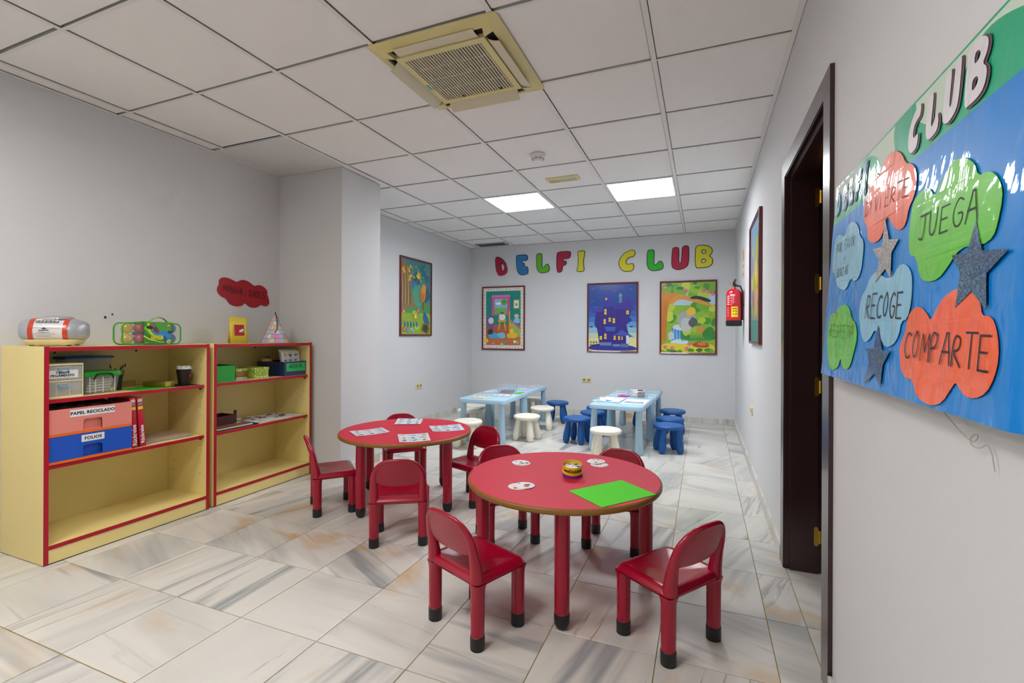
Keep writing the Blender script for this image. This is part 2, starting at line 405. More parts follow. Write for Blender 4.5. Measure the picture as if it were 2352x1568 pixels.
leaf = dpart('door_leaf', 'door_wood', ((.782, DY1-.020, .008), (1.57, DY1+.018, DZ-.015)))
dpart('panel_moulding', 'door_wood', ((.9, DY1-.026, .25), (1.45, DY1-.0195, .9)), ((.9, DY1-.026, 1.05), (1.45, DY1-.0195, 1.7)), parent=leaf)
for z in (1.79, 1.38, .89, .18):
    h = MB(); ox, oy = XR, (DY0+DY1)/2
    pl = MB().prism(rrect(.0095, .046, .009, 5), 0, .003).tf(Matrix.Translation((.728-ox, DY1-.012-.0035-oy, z)) @ Matrix.Rotation(PI/2, 4, 'X').inverted())
    pl2 = MB().prism(rrect(.008, .034, .007, 4), 0, .003).tf(Matrix.Translation((.757-ox, DY1-.0035-oy, z)) @ Matrix.Rotation(PI/2, 4, 'X').inverted())
    h.add(pl).add(pl2)
    h.tube([(.743-ox, DY1-.017-oy, z-.03), (.743-ox, DY1-.017-oy, z+.03)], .0065, 10)
    h.box((.734-ox, DY1-.0165-oy, z-.018), (.758-ox, DY1-.0125-oy, z+.018))
    hg = h.build('hinge', 'brass', dr, 30); hg['label'] = 'brass hinge'

# ================================================================== CEILING FITTINGS
emis('lamp_cool', '#F8FBFF', LAMP*.9); emis('lamp_warm', '#FFF9F4', LAMP*.80)
for k, (lx, ly) in enumerate(LIGHTS):
    lab = ('lit square ceiling light panel nearest the right wall', 'lit square ceiling light panel left of the small emergency lamp', 'square ceiling light panel behind the viewer on the right', 'square ceiling light panel behind the viewer on the left')[k]
    t = thing('ceiling_light', lab, 'ceiling light', (lx, ly, ZC), 0, 'square ceiling light panels')
    w = .286
    fr = MB()
    for a, b in (((-w,-w,.001),(w,-w+.012,.03)), ((-w,w-.012,.001),(w,w,.03)), ((-w,-w+.012,.001),(-w+.012,w-.012,.03)), ((w-.012,-w+.012,.001),(w,w-.012,.03))): fr.box(a, b)
    fr.build('frame', 'ceiling_metal', t, 0)
    MB().box((-w+.012, -w+.012, .020), (w-.012, w-.012, .026)).build('diffuser', 'lamp_cool' if k < 2 else 'lamp_warm', t, 0)
    for q in (-1, 0, 1): MB().box((q*.135-.002, -w+.012, .004), (q*.135+.002, w-.012, .019)).build('louvre', 'ceiling_metal', t, 0)

# ---- air conditioning cassette
ac = thing('air_conditioner', 'yellowed cream ceiling air conditioner cassette with slatted intake grille', 'air conditioner', (-.9, -.285, ZC))
H = .329; mb = MB()
def sq(h, z): return [(h,h,z),(-h,h,z),(-h,-h,z),(h,-h,z)]
fr = MB(); rr = [[(x, y, z) for x, y in rrect(h, h, .02)] for h, z in ((H, 0), (H, -.004), (H-.012, -.014), (H-.05, -.024))]
fr.rings(rr, False, False)
inn = [[(x, y, z) for x, y in rrect(h, h, .02)] for h, z in ((H-.05, -.024), (H-.052, -.020))]
fr.rings(inn, False, False); fr.build('fascia', 'ac_cream', ac, 50)
# corner covers
for sx in (-1, 1):
    for sy in (-1, 1):
        c = MB(); pts = [(H-.003, H-.003, -.0065), (H-.080, H-.003, -.0065), (H-.085, H-.055, -.0275), (H-.096, H-.096, -.0325), (H-.055, H-.085, -.0275), (H-.003, H-.080, -.0065)]
        c.v = [(sx*x, sy*y, -.002) for x, y, z in pts] + [(sx*x, sy*y, z) for x, y, z in pts] + [(sx*(H-.048), sy*(H-.048), -.0275)]
        for q in range(6): c.f.append((q, (q+1) % 6, 6+(q+1) % 6, 6+q)); c.f.append((6+q, 6+(q+1) % 6, 12)); c.m += [0, 0]
        c.build('corner_cover', 'ac_cream', ac, 0)
# inner ring around the grille
rg = MB()
for a, b in (((-.232,-.232,-.032),(.232,-.200,-.012)), ((-.232,.200,-.032),(.232,.232,-.012)), ((-.232,-.200,-.032),(-.200,.200,-.012)), ((.200,-.200,-.032),(.232,.200,-.012))): rg.box(a, b)
rg.build('grille_frame', 'ac_cream', ac, 0)
MB().box((-.275,-.275,-.0105),(.275,.275,-.001)).build('air_duct', 'ac_dark', ac, 0)
for k in range(26):
    x = -.192 + k*.01536
    s_ = MB().rings([[(x-.0030, -.199, -.031), (x+.0030, -.199, -.031), (x+.0040, -.199, -.020), (x+.0020, -.199, -.020)], [(x-.0030, .199, -.031), (x+.0030, .199, -.031), (x+.0040, .199, -.020), (x+.0020, .199, -.020)]])
    s_.build('slat', 'ac_pale', ac, 0)
for y in (-.1, 0, .1): MB().box((-.199, y-.002, -.0275), (.199, y+.002, -.021)).build('cross_rib', 'ac_pale', ac, 0)
for x in (-.09, .13): MB().rbox((x-.007, .181, -.0335), (x+.007, .198, -.030), .002).build('catch', 'black_plastic', ac, 40)
def flap(rz, ang, tx):
    n = 10; rings = []
    for i in range(n+1):
        f = i/n; y = .001 + f*.058; z = -.0035*math.sin(f*PI)
        rings.append([(-.205, y, z), (.205, y, z), (.205, y, z+.0025), (-.205, y, z+.0025)])
    m = MB().rings(rings)
    M_ = Matrix.Rotation(rz, 4, 'Z') @ Matrix.Translation((0, tx, -.0262)) @ Matrix.Rotation(ang, 4, 'X')
    return m.tf(M_).build('air_flap', 'ac_pale', ac, 60)
flap(PI, 0, .233)                  # near side shut
flap(0, -R(38), .236)              # far side open
flap(PI/2, -R(42), .236)           # left side open
flap(-PI/2, -R(20), .236)          # right side half open
st = link('sticker', MB().box((-.226,.02,-.0327),(-.209,.07,-.0322)).mesh('sticker', ink('#6FA0A8'), 0), ac)

# ---- smoke detector, emergency lamp, vent
sd = thing('smoke_detector', 'small round white smoke detector on the ceiling', 'smoke detector', (-.914, .93, ZC))
MB().lathe([(.052, .001), (.052, -.014), (.048, -.018)], 28).build('base', 'paper', sd)
MB().lathe([(.047, -.0185), (.047, -.034), (.041, -.036), (.041, -.043), (.036, -.054), (.026, -.058)], 28).build('sensor_head', 'paper', sd)
for k in range(8):
    a = 2*PI*k/8; s_ = MB().tube([(math.cos(a+q)*.0445, math.sin(a+q)*.0445, -.0355) for q in (-.25, -.12, 0, .12, .25)], .0022, 6); s_.build('slot', 'black_plastic', sd)
el = thing('emergency_lamp', 'small rectangular cream emergency lamp recessed in a ceiling tile', 'emergency lamp', (-.893, 1.527, ZC))
f_ = MB(); f_.rings([[(x, y, z) for x, y in rrect(.142, .062, .012)] for z in (.006, -.002)] + [[(x, y, -.008) for x, y in rrect(.135, .055, .01)]] + [[(x, y, -.008) for x, y in rrect(.118, .036, .006)]] + [[(x, y, -.002) for x, y in rrect(.116, .034, .006)]], cap1=False)
f_.build('bezel', 'ac_cream', el, 30)
MB().rbox((-.115, -.033, -.006), (.115, .033, .004), .006).build('lens', mat('lamp_lens', '#B9BBAE', rough=.15, vary=.05, scale=40), el)
vt = thing('ceiling_vent', 'grey louvred air vent in the far left ceiling corner', 'vent', (-2.675, 3.985, ZC))
f_ = MB()
for a, b in (((-.235,-.095,-.008),(.235,-.075,.006)), ((-.235,.075,-.008),(.235,.095,.006)), ((-.235,-.075,-.008),(-.215,.075,.006)), ((.215,-.075,-.008),(.235,.075,.006))): f_.box(a, b)
f_.build('frame', mat('vent_grey', '#8E9692', rough=.45, vary=.05), vt, 0)
MB().box((-.215,-.075,.001),(.215,.075,.0055)).build('backing', 'ac_dark', vt, 0)
for k in range(7):
    y = -.062+k*.0205; MB().rings([[(x, y-.002, -.006), (x, y+.001, -.006), (x, y+.009, .001), (x, y+.006, .001)] for x in (-.214, .214)]).build('vane', 'vent_grey', vt, 0)

# ================================================================== RED CHILDREN'S CHAIRS (local +y = front of the seat)
def make_chair():
    t = link('child_chair', None)
    hw, hd, lr = .128, .104, .0262
    # seat: moulded shell with a rim line and a dished top
    def ring(ins, z, rad=.036, dish=0):
        return [(x, y, z) for x, y in rrect(hw+lr-ins, hd+lr-ins, max(.008, rad-ins*.6), 5)]
    s = MB(); s.rings([ring(.016, .226), ring(.005, .231), ring(.0015, .240), ring(-.0015, .2425), ring(-.0015, .2455), ring(.0015, .248), ring(.006, .258), ring(.016, .2635), ring(.032, .2625)], cap1=False)
    n0 = ring(.032, .2625); rings = [n0]
    for f, z in ((.78, .2585), (.55, .2545), (.3, .2525), (.08, .252)):
        rings.append([(x*f, y*f - (1-f)*.012, z) for x, y, _ in n0])
    s.rings(rings, cap0=False); seat = s.build('seat', 'chair_red', t, 50)
    # legs with rubber shoes
    for sx in (-1, 1):
        for sy in (-1, 1):
            lg = MB().lathe([(lr-.001, .048), (lr-.0005, .12), (lr, .205), (lr+.002, .222), (lr+.007, .236)], 20, (sx*hw, sy*hd, 0))
            # keep the flare inside the seat outline
            lg.v = [(max(-hw-lr, min(hw+lr, x)), max(-hd-lr, min(hd+lr, y)), z) for x, y, z in lg.v]
            leg = lg.build('leg', 'chair_red', t, 50)
            MB().lathe([(.0225, 0), (.0262, .0015), (.0268, .006), (.0262, .0075), (.0268, .009), (.0268, .049), (.025, .0505)], 20, (sx*hw, sy*hd, 0)).build('rubber_shoe', 'rubber_black', leg, 35)
    # arched back: upright columns running into a thin top rim
    def back(u, z):   # y of the back surface: hollow in plan, leaning back
        f = max(0, (z-.245)/.226)
        return -hd - .006 - .050*f**1.5 + .012*((u/hw)**2 - 1)*min(1, f*1.5) + .002
    path = []; W0 = hw - .001
    for i in range(9): path.append((-W0, .240 + .128*i/8))
    for i in range(1, 15):
        a = PI - PI/2*i/14; path.append((-.040 + .0 + (W0-.040)*math.cos(a), .368 + .101*math.sin(a)))
    path += [(-.02, .4705), (0, .471)]
    path += [(-x, z) for x, z in reversed(path[:-1])]
    n = len(path); rings = []
    for i, (u, z) in enumerate(path):
        f = min(1, max(0, (z-.245)/.222)); a = .0255*(1-f) + .0085*f**1.2 + .0035*(1-f); b = .0245*(1-f)**1.0 + .0095*f
        a = .027 - .0175*f**1.3; b = .0262 - .0165*f**.9
        du = path[min(i+1, n-1)][0]-path[max(i-1, 0)][0]; dz = path[min(i+1, n-1)][1]-path[max(i-1, 0)][1]; l = math.hypot(du, dz)
        tu, tz = du/l, dz/l; nu, nz = -tz, tu      # in-plane normal
        y = back(u, z); r_ = []
        for j in range(14):
            q = 2*PI*j/14; r_.append((u + nu*a*math.cos(q), y + b*math.sin(q), z + nz*a*math.cos(q)))
        rings.append(r_)
    bk = MB().rings(rings)
    # panel inside the arch
    nu_, nv = 18, 8; front = []; rear = []
    for i in range(nu_+1):
        u = -W0 + .006 + (2*W0-.012)*i/nu_
        au = abs(u); zt = .467 if au < .04 else .368 + .101*math.sqrt(max(0, 1-((au-.040)/(W0-.040))**2))
        zt = max(zt, .358); zb = .338 - .012*(1-(u/W0)**2)
        for j in range(nv+1):
            z = zb + (zt-zb)*j/nv; y = back(u, z); th = .0085 if j else .005
            front.append((u, y+th, z)); rear.append((u, y-th, z))
    p = MB(); p.v = front + rear; k = nv+1; o_ = len(front)
    for i in range(nu_):
        for j in range(nv):
            a = i*k+j; p.f.append((a, a+k, a+k+1, a+1)); p.f.append((o_+a, o_+a+1, o_+a+k+1, o_+a+k)); p.m += [0, 0]
        a = i*k; p.f.append((a, o_+a, o_+a+k, a+k)); p.m.append(0)
    bk.add(p); bk.build('backrest', 'chair_red', t, 60)
    return t
chair0 = make_chair(); snapshot(chair0)
CH = [  # x, y, facing angle of the seat front, label
 (-.600, -.708, 67, 'red plastic child chair at lower left of the near round table, back to the viewer'),
 (.108, -.512, 145, 'red plastic child chair nearest the doorway, at the right of the near round table'),
 (-.782, .047, -50, 'red plastic child chair tucked behind the left side of the near round table'),
 (-.215, .198, -92, 'red plastic child chair tucked behind the right side of the near round table'),
 (-1.332, -.178, 120, 'red plastic child chair in front of the far round table, back turned to the viewer'),
 (-2.010, .040, 48, 'red plastic child chair beside the second yellow shelf unit, seen from its side'),
 (-1.250, .528, -110, 'red plastic child chair at the right of the far round table by the stools'),
 (-1.960, .760, -45, 'red plastic child chair hidden behind the far round table, nearest the pillar')]
for i, (x, y, a, lab) in enumerate(CH):
    o = chair0 if i == 0 else dup(chair0)
    o.location = (x, y, 0); o.rotation_euler = (0, 0, R(a-90)); tag(o, lab, 'chair', 'red chairs around the round tables')

# ---- round red tables
def make_table(loc, ang, label):
    t = thing('round_table', label, 'table', (loc[0], loc[1], 0), R(ang), 'round red tables')
    MB().lathe([(.425, .4565), (.4335, .4575), (.4335, .478), (.4325, .48)], 96).build('tabletop', 'laminate_red', t, 30)
    MB().rings([[(r*math.cos(2*PI*j/96), r*math.sin(2*PI*j/96), z) for j in range(96)] for r, z in ((.4338, .4555), (.4375, .4562), (.4405, .461), (.4412, .468), (.4405, .4745), (.4375, .4785), (.4338, .4798))], False, False).build('edge_band', 'table_edge', t, 60)
    for k in range(4):
        a = k*PI/2; c = (.376*math.cos(a), .376*math.sin(a), 0)
        leg = MB().lathe([(.0292, .060), (.030, .2), (.0302, .452), (.033, .456)], 28, c).build('leg', 'chair_red', t, 40)
        MB().lathe([(.004, 0), (.012, .0015), (.020, .006), (.0265, .015), (.0300, .030), (.0306, .060), (.0295, .0615)], 28, c).build('rubber_foot', 'rubber_black', leg, 40)
    return t
make_table((-.374, -.26), -74.7, 'round red child table nearest the viewer with a green sheet and card stacks')
make_table((-1.652, .339), -102, 'round red child table by the shelf units with four picture sheets on it')

# ---- sky blue rectangular tables
def make_blue_table():
    t = link('blue_table', None); hx, hy = .262, .380
    s = MB(); s.rings([[(x, y, z) for x, y in rrect(hx-i, hy-i, .045-i*.5, 6)] for i, z in ((.012, .412), (.003, .414), (.0, .418), (.002, .450), (.006, .4565), (.014, .460))])
    s.build('tabletop', 'plastic_sky', t, 40)
    for sx in (-1, 1):
        for sy in (-1, 1):
            P = [Vector((sx*(hx-.048), sy*(hy-.048), .416)), Vector((sx*(hx-.040), sy*(hy-.040), 0))]
            pr = [(0, .028), (.1, .029), (.35, .033), (.7, .039), (.93, .0415), (.985, .040), (1, .036)]
            MB().tube([P[0].lerp(P[1], f) for f, _ in pr], [r for _, r in pr], 20).build('leg', 'plastic_sky', t, 50)
    return t
bt = make_blue_table(); snapshot(bt)
for i, (x, y, a, lab) in enumerate([(-1.925, 2.42, 2, 'light blue plastic child table nearest the left wall, holding a clear box of pencils'),
        (-1.945, 3.215, -1, 'light blue plastic child table pushed behind the left one, close to the far wall'),
        (-.533, 2.56, -3, 'light blue plastic child table at the right with painted sheets hanging over its edge'),
        (-.500, 3.350, -1, 'light blue plastic child table pushed behind the right one, close to the far wall')]):
    o = bt if i == 0 else dup(bt); o.location = (x, y, 0); o.rotation_euler = (0, 0, R(a)); tag(o, lab, 'table', 'light blue child tables')

# ---- stools
def make_stool(m):
    t = link('child_stool', None)
    MB().lathe([(.100, .226), (.130, .228), (.141, .235), (.1455, .246), (.1435, .257), (.136, .265), (.122, .2685), (.110, .2672), (.06, .2672), (.01, .2672)], 40).build('seat', m, t, 50)
    for k in range(4):
        a = PI/4 + k*PI/2; d = Vector((math.cos(a), math.sin(a), 0))
        pr = [(0, .026), (.15, .0275), (.35, .032), (.55, .0365), (.72, .038), (.85, .0345), (.94, .028), (.985, .0215), (1, .014)]
        A, B = d*.092 + Vector((0,0,.230)), d*.128
        MB().tube([A.lerp(B, f) for f, _ in pr], [r for _, r in pr], 16).build('leg', m, t, 60)
    return t
k_ = 1.032
def sc(x, y): return (.2261 + (x-.2261)*k_, -2.3891 + (y+2.3891)*k_)
WS = [(-1.908, 1.755, 10, 'cream plastic stool in front of the left blue table, beside the far round table'),
      (-1.480, 2.261, -8, 'cream plastic stool standing free in the middle, right of the left blue table'),
      (-1.508, 2.855, 15, 'cream plastic stool between the two left blue tables on their right side'),
      (-.581, 1.863, 20, 'cream plastic stool in front of the right blue table, behind the near round table'),
      (-2.211, 2.381, 0, 'cream plastic stool half hidden behind the front left leg of the left blue table'),
      (-2.308, 2.745, 30, 'cream plastic stool along the left wall, behind the left blue table'),
      (-1.878, 3.590, 5, 'cream plastic stool under the far end of the rear left blue table')]
BS = [(-1.473, 3.362, 8, 'dark blue plastic stool alone right of the rear left blue table, nearest the far wall'),
      (-.963, 2.350, -12, 'dark blue plastic stool at the left of the right blue table, nearest the viewer'),
      (-.897, 2.789, 25, 'dark blue plastic stool second in the row left of the right blue table'),
      (-.911, 3.147, 0, 'dark blue plastic stool farthest in the row left of the right blue tables'),
      (-.088, 3.233, 12, 'dark blue plastic stool farthest of the three right of the right blue tables'),
      (-.083, 2.693, -5, 'dark blue plastic stool in the middle of the three right of the right blue tables'),
      (-.075, 2.300, 22, 'dark blue plastic stool nearest the viewer of the three right of the right blue tables'),
      (-.445, 3.560, 0, 'dark blue plastic stool mostly hidden under the rear right blue table')]
for lst, m, g in ((WS, 'plastic_cream', 'cream stools'), (BS, 'plastic_blue', 'dark blue stools')):
    s0 = make_stool(m); snapshot(s0)
    for i, (x, y, a, lab) in enumerate(lst):
        o = s0 if i == 0 else dup(s0); px, py = sc(x, y); o.location = (px, py, 0); o.rotation_euler = (0, 0, R(a)); tag(o, lab, 'stool', g)

# ================================================================== YELLOW SHELF UNITS (against the left wall)
SX0, SX1 = XL + .003, -2.72       # back, front
def shelf_unit(y0, y1, label):
    t = thing('shelf_unit', label, 'shelf', (SX0, y0, 0)); W = y1-y0; D = SX1-SX0; th = .019
    def part(name, a, b, edge=None, e=.0022):
        """yellow board (local x = depth, y = along) with an optional red lipping on its front"""
        o = MB().box(a, (b[0]-(e if edge else 0), b[1], b[2])).build(name, 'shelf_yellow', t, 0)
        if edge: MB().box((b[0]-e, a[1], a[2]), (b[0], b[1], b[2])).build('red_edging', 'trim_red', o, 0)
        return o
    part('side_panel', (0, 0, .004), (D, th, 1.063), 1); part('side_panel', (0, W-th, .004), (D, W, 1.063), 1)
    part('top_board', (.0, th+.0005, 1.040), (D-.001, W-th-.0005, 1.060), 1)
    part('back_panel', (.012, th+.0005, .004), (.020, W-th-.0005, 1.039))
    part('bottom_board', (.0205, th+.0005, .071), (D-.001, W-th-.0005, .091), 1)
    part('plinth', (D-.022, th+.0005, .004), (D-.004, W-th-.0005, .0705))
    for z in (.803, .480): part('shelf_board', (.0205, th+.007, z-.020), (D-.016, W-th-.007, z), 1)
    for y in (th, W-th):
        for z in (.7755, .4525):
            for x in (.09, D-.05):
                s = 1 if y == th else -1
                MB().tube([(x, y, z), (x, y+s*.011, z)], .0065, 8).build('shelf_peg', 'black_plastic', t)
    for x in (.085, D-.06):                          # rows of peg holes in the side panels
        for z in (.23, .29, .41, .60, .66, .72, .9, .96):
            for y, s in ((th, 1), (W-th, -1)):
                MB().tube([(x, y, z), (x, y+s*.0012, z)], .0028, 6).build('peg_hole', 'black_plastic', t)
    for q, z in ((.25, 1.02), (.74, 1.02)):
        MB().tube([(.0202, W*q, z), (.024, W*q, z)], .006, 10).build('screw_cap', 'black_plastic', t)
    MB().box((D-.0125, .001, 0.0006), (D-.002, W-.001, .0038)).box((.01, .001, .0006), (.03, W-.001, .0038)).build('glide', 'rubber_black', t, 0)
    return t
shelf_unit(-1.118, -.292, 'pale yellow open shelf unit with red edges, nearest the viewer')
shelf_unit(-.262, .564, 'pale yellow open shelf unit with red edges, in the corner by the pillar')

# ================================================================== ON THE WALLS
XZ = Matrix.Rotation(PI/2, 4, 'X')          # XY drawing plane -> upright, facing local -y
def upright(me, off=0.0, x=0, z=0, rot=0, sc_=1.0):
    me.transform(Matrix.Translation((x, -off, z)) @ XZ @ Matrix.Rotation(rot, 4, 'Z') @ Matrix.Scale(sc_, 4)); return me
def ell(cx, cy, rx, ry=None, n=18, a0=0, a1=2*PI, rot=0):
    ry = rx if ry is None else ry; o = []
    for i in range(n):
        a = a0 + (a1-a0)*i/(n if a1-a0 > 6.2 else n-1); x, y = rx*math.cos(a), ry*math.sin(a)
        o.append((cx + x*math.cos(rot)-y*math.sin(rot), cy + x*math.sin(rot)+y*math.cos(rot)))
    return o
def rc(x0, y0, x1, y1): return [(x0,y0),(x1,y0),(x1,y1),(x0,y1)]
def flower(cx, cy, r, col, mid='#F4D53C'):
    return [(ell(cx+r*.62*math.cos(2*PI*k/5), cy+r*.62*math.sin(2*PI*k/5), r*.42, n=8), col) for k in range(5)] + [(ell(cx, cy, r*.3, n=8), mid)]
def blob(cx, cy, r, seed, n=11, am=.25, ay=1.0):
    rn = random.Random(seed); return chaikin([(cx + r*(1+am*rn.uniform(-1, 1))*math.cos(2*PI*k/n), cy + ay*r*(1+am*rn.uniform(-1, 1))*math.sin(2*PI*k/n)) for k in range(n)], 2)
def art_mesh(layers, step=.00005):
    mb = MB(); cols = []
    for k, (p, c) in enumerate(layers):
        if c not in cols: cols.append(c)
        n = len(mb.v); mb.v += [(x, -.0005-step*k, y) for x, y in p]; mb.f.append(tuple(range(n, n+len(p)))); mb.m.append(cols.index(c))
    me = bpy.data.meshes.new('picture'); me.from_pydata(mb.v, [], mb.f)
    for c in cols: me.materials.append(mat('print_' + c, c, rough=.28, vary=.05, scale=25, coat=.25, coatr=.1))
    me.polygons.foreach_set('material_index', mb.m)
    bm = bmesh.new(); bm.from_mesh(me); bm.normal_update()
    for f in bm.faces:
        if f.normal.y > 0: f.normal_flip()
    bm.to_mesh(me); bm.free(); me.update(); return me
def clip(layers, w, h):
    return [([(min(w, max(0, x)), min(h, max(0, y))) for x, y in p], c) for p, c in layers]
def framed(label, loc, rz, layers, W=.70, Hh=.96, bar=.021, depth=.022):
    t = thing('framed_poster', label, 'poster', loc, rz, 'framed posters')
    w, h = W/2, Hh/2; prof = ((0, 0), (0, depth), (bar*.35, depth+.003), (bar, depth-.002), (bar, depth-.010))
    fr = MB(); fr.rings([[(sx*(w-i), -d, sz*(h-i)) for sx, sz in ((1,1),(-1,1),(-1,-1),(1,-1))] for i, d in prof], False, False)
    fr.build('frame', 'frame_red', t, 20)
    MB().box((-w+.004, -depth+.011, -h+.004), (w-.004, -.001, h-.004)).build('backing', 'paper', t, 0)
    a = art_mesh(clip(layers, W-2*bar, Hh-2*bar)); a.transform(Matrix.Translation((-w+bar, -depth+.011, -h+bar)))
    link('picture', a, t); return t
PW, PH = .658, .918
rn = random.Random(3)
# woodland meadow
A = [(rc(0,0,PW,PH), '#3F7F86'), (rc(0,0,PW,.30), '#8FB02E'), (rc(0,.26,PW,.40), '#4F9458')]
for k in range(16): A.append((blob(rn.uniform(.25,PW), rn.uniform(.42,.85), rn.uniform(.05,.11), 100+k), rn.choice(['#2F6E7C','#3C8A86','#2B5E6A','#4C9A7E'])))
A += [(chaikin([(0,.30),(.02,.5),(0,.66),(0,.90),(.10,.90),(.16,.74),(.22,.66),(.20,.56),(.26,.42),(.34,.33),(.20,.34),(.10,.30)],2), '#8C7347')]
for k in range(6): A.append((chaikin([(.015+.03*k,.36),(.03+.03*k,.55),(.01+.028*k,.80),(.022+.028*k,.80),(.045+.03*k,.55),(.03+.034*k,.36)],2), '#6A5433' if k % 2 else '#B09566'))
for k in range(26): A.append((ell(rn.uniform(.0,.62), rn.uniform(.66,.84), rn.uniform(.012,.024), n=8), rn.choice(['#DE9A34','#E7AC3E','#C9842B'])))
for k in range(14): A.append((blob(rn.uniform(0,PW), rn.uniform(.03,.28), rn.uniform(.03,.07), 300+k, ay=.4), rn.choice(['#A3BC3B','#B9C94A','#7FA83A'])))
for k in range(5): A.append((chaikin([(.07+.065*k,.17),(.055+.065*k,.12),(.075+.065*k,.07),(.095+.065*k,.12)],2), '#1F5FB4'))
A += [(chaikin([(.50,.29),(.47,.20),(.54,.12),(.63,.12),(.60,.20),(.53,.28)],2), '#2462B0'), (ell(.28,.62,.05,.02,rot=.5), '#2E78C4'), (ell(.36,.72,.045,.02,rot=-.4), '#E2C530')]
A += [(chaikin([(.45,.31),(.465,.45),(.455,.58),(.485,.58),(.49,.45),(.50,.31)],2), '#8A5A2E'), (blob(.47,.52,.075,71,ay=1.5,am=.12), '#C6813A'), (blob(.50,.58,.05,72,ay=1.2), '#D8954A'), (blob(.44,.47,.045,73,ay=1.1), '#B4702E')]
A += [(blob(.53,.08,.10,9,ay=.75), '#7A6B3B'), (ell(.53,.075,.06,.05), '#3C3A26')]
for x, y, c in ((.06,.06,'#C8455A'),(.14,.045,'#3E82C8'),(.25,.04,'#6A9AD6'),(.05,.27,'#E07A5A'),(.36,.30,'#D85A7A'),(.30,.22,'#EAC93A')): A += flower(x, y, .032, c)
framed('tall framed woodland picture with orange leaves and blue birds on the left alcove wall', (XL, 2.665, 1.592), PI/2, A)
# nursery room
A = [(rc(0,0,PW,PH), '#EFEBDF')]
for k in range(13):
    for x, y in ((.03+.05*k, .02), (.03+.05*k, PH-.02)): A.append((ell(x, y, .010, n=6), ['#E4C63A','#5AA2CE','#E58A3A'][k % 3]))
for k in range(17):
    for x in (.018, PW-.018): A.append((ell(x, .05+.051*k, .010, n=6), ['#5AA2CE','#E4C63A','#E58A3A'][k % 3]))
A += [(rc(.045,.05,.613,.868), '#128A84'), (rc(.045,.05,.613,.36), '#B5613A'), (rc(.045,.05,.613,.16), '#C8733E')]
for k in range(5): A.append((rc(.045,.08+.055*k,.613,.083+.055*k), '#96502F'))
A += [(rc(.14,.50,.44,.79), '#D4589A'), (rc(.185,.52,.395,.75), '#8CC6E4'), (rc(.185,.52,.395,.61), '#7BBA4A'), (ell(.25,.68,.05,.02), '#EEF4F6'), (ell(.345,.70,.05,.045), '#58A74A')]
for k in range(6): A.append((ell(.165+.05*k,.79,.028,.022,n=10), '#E07AB0'))
A += [(rc(.50,.60,.59,.73), '#E2C24E'), (rc(.515,.615,.575,.715), '#F2F0E6'), (ell(.545,.66,.018,.025), '#55A6C8')]
A += [(rc(.25,.40,.38,.44), '#EFA73A'), (chaikin([(.27,.40),(.245,.27),(.262,.27),(.29,.40)],1), '#E9B83A'), (chaikin([(.34,.40),(.365,.27),(.382,.27),(.36,.40)],1), '#E9B83A'), (ell(.315,.475,.055,.05), '#EFE9E0'), (ell(.315,.535,.03,.02), '#2E6CB8')]
A += [(chaikin([(.05,.50),(.06,.36),(.12,.28),(.18,.30),(.15,.40),(.10,.48)],2), '#7C55AE'), (ell(.13,.42,.045,.05), '#EDE6DE')]
A += [(rc(.425,.26,.445,.56), '#F0A12E'), (chaikin([(.445,.42),(.613,.28),(.613,.31),(.445,.45)],1), '#C05A9A'), (chaikin([(.445,.42),(.613,.28),(.613,.14),(.445,.30)],1), '#6FBF6A'), (blob(.55,.42,.055,21,ay=.8), '#8EC4E8'), (blob(.55,.49,.035,22), '#E8C6A4')]
for k in range(5): A.append((rc(.455+.034*k,.17,.465+.034*k,.42-.027*k), '#F2B23A'))
A += [(blob(.20,.19,.115,31,ay=.42), '#4FA6D6'), (blob(.31,.20,.07,32,ay=.6), '#7CC3E6'), (blob(.12,.25,.045,33), '#2E3640'), (blob(.47,.20,.085,34,ay=.6), '#EFC12E'), (blob(.47,.26,.035,35), '#F2CF4A')]
A += [(ell(.055,.115,.032), '#E8D430'), (ell(.345,.085,.028), '#3FA2C6'), (ell(.31,.06,.025), '#F0C030'), (rc(.50,.085,.54,.125), '#EFE6CE'), (rc(.545,.08,.585,.12), '#8CC06A'), (ell(.17,.075,.028,.016), '#D68AC0')]
framed('framed nursery picture with teal wall and patterned white border, left on the far wall', (-2.576, YB, 1.383), 0, A)
# house at night
A = [(rc(0,0,PW,PH), '#16479E')]
for k, c in enumerate(('#1B50AC','#2660B8','#3A78C4','#5C9ACE','#8CBCD2','#C2D4B8','#E6DC9A')): A.append((rc(0,0,PW,.62-.075*k), c))
A += [(chaikin([(0,0),(0,.06),(.15,.10),(.40,.11),(.58,.07),(PW,.05),(PW,0)],2), '#2E3C9C')]
A += [([(.15,.10),(.12,.30),(.08,.36),(.10,.52),(.06,.54),(.14,.60),(.20,.56),(.20,.62),(.36,.62),(.36,.57),(.50,.70),(.55,.62),(.60,.58),(.56,.46),(.60,.42),(.52,.36),(.55,.24),(.60,.20),(.54,.18),(.54,.09)], '#34268A')]
A += [([(.16,.61),(.26,.82),(.40,.61)], '#2B3FA6'), ([(.34,.58),(.55,.745),(.62,.56)], '#3E2E9C'), ([(.05,.53),(.13,.62),(.20,.54)], '#4A3CA8'), ([(.36,.22),(.46,.29),(.62,.19)], '#4656B4'), (rc(.42,.66,.46,.75), '#5E84A2'), ([(.41,.75),(.44,.80),(.47,.75)], '#7396AE')]
A += [([(.22,.33),(.25,.27),(.36,.27),(.39,.33)], '#2F66B8'), (rc(.20,.10,.205,.56), '#271C70'), (rc(.40,.10,.405,.55), '#271C70')]
for k in range(4): A.append((rc(.185+.015*k,.645+.035*k,.385-.024*k,.649+.035*k), '#21308A'))
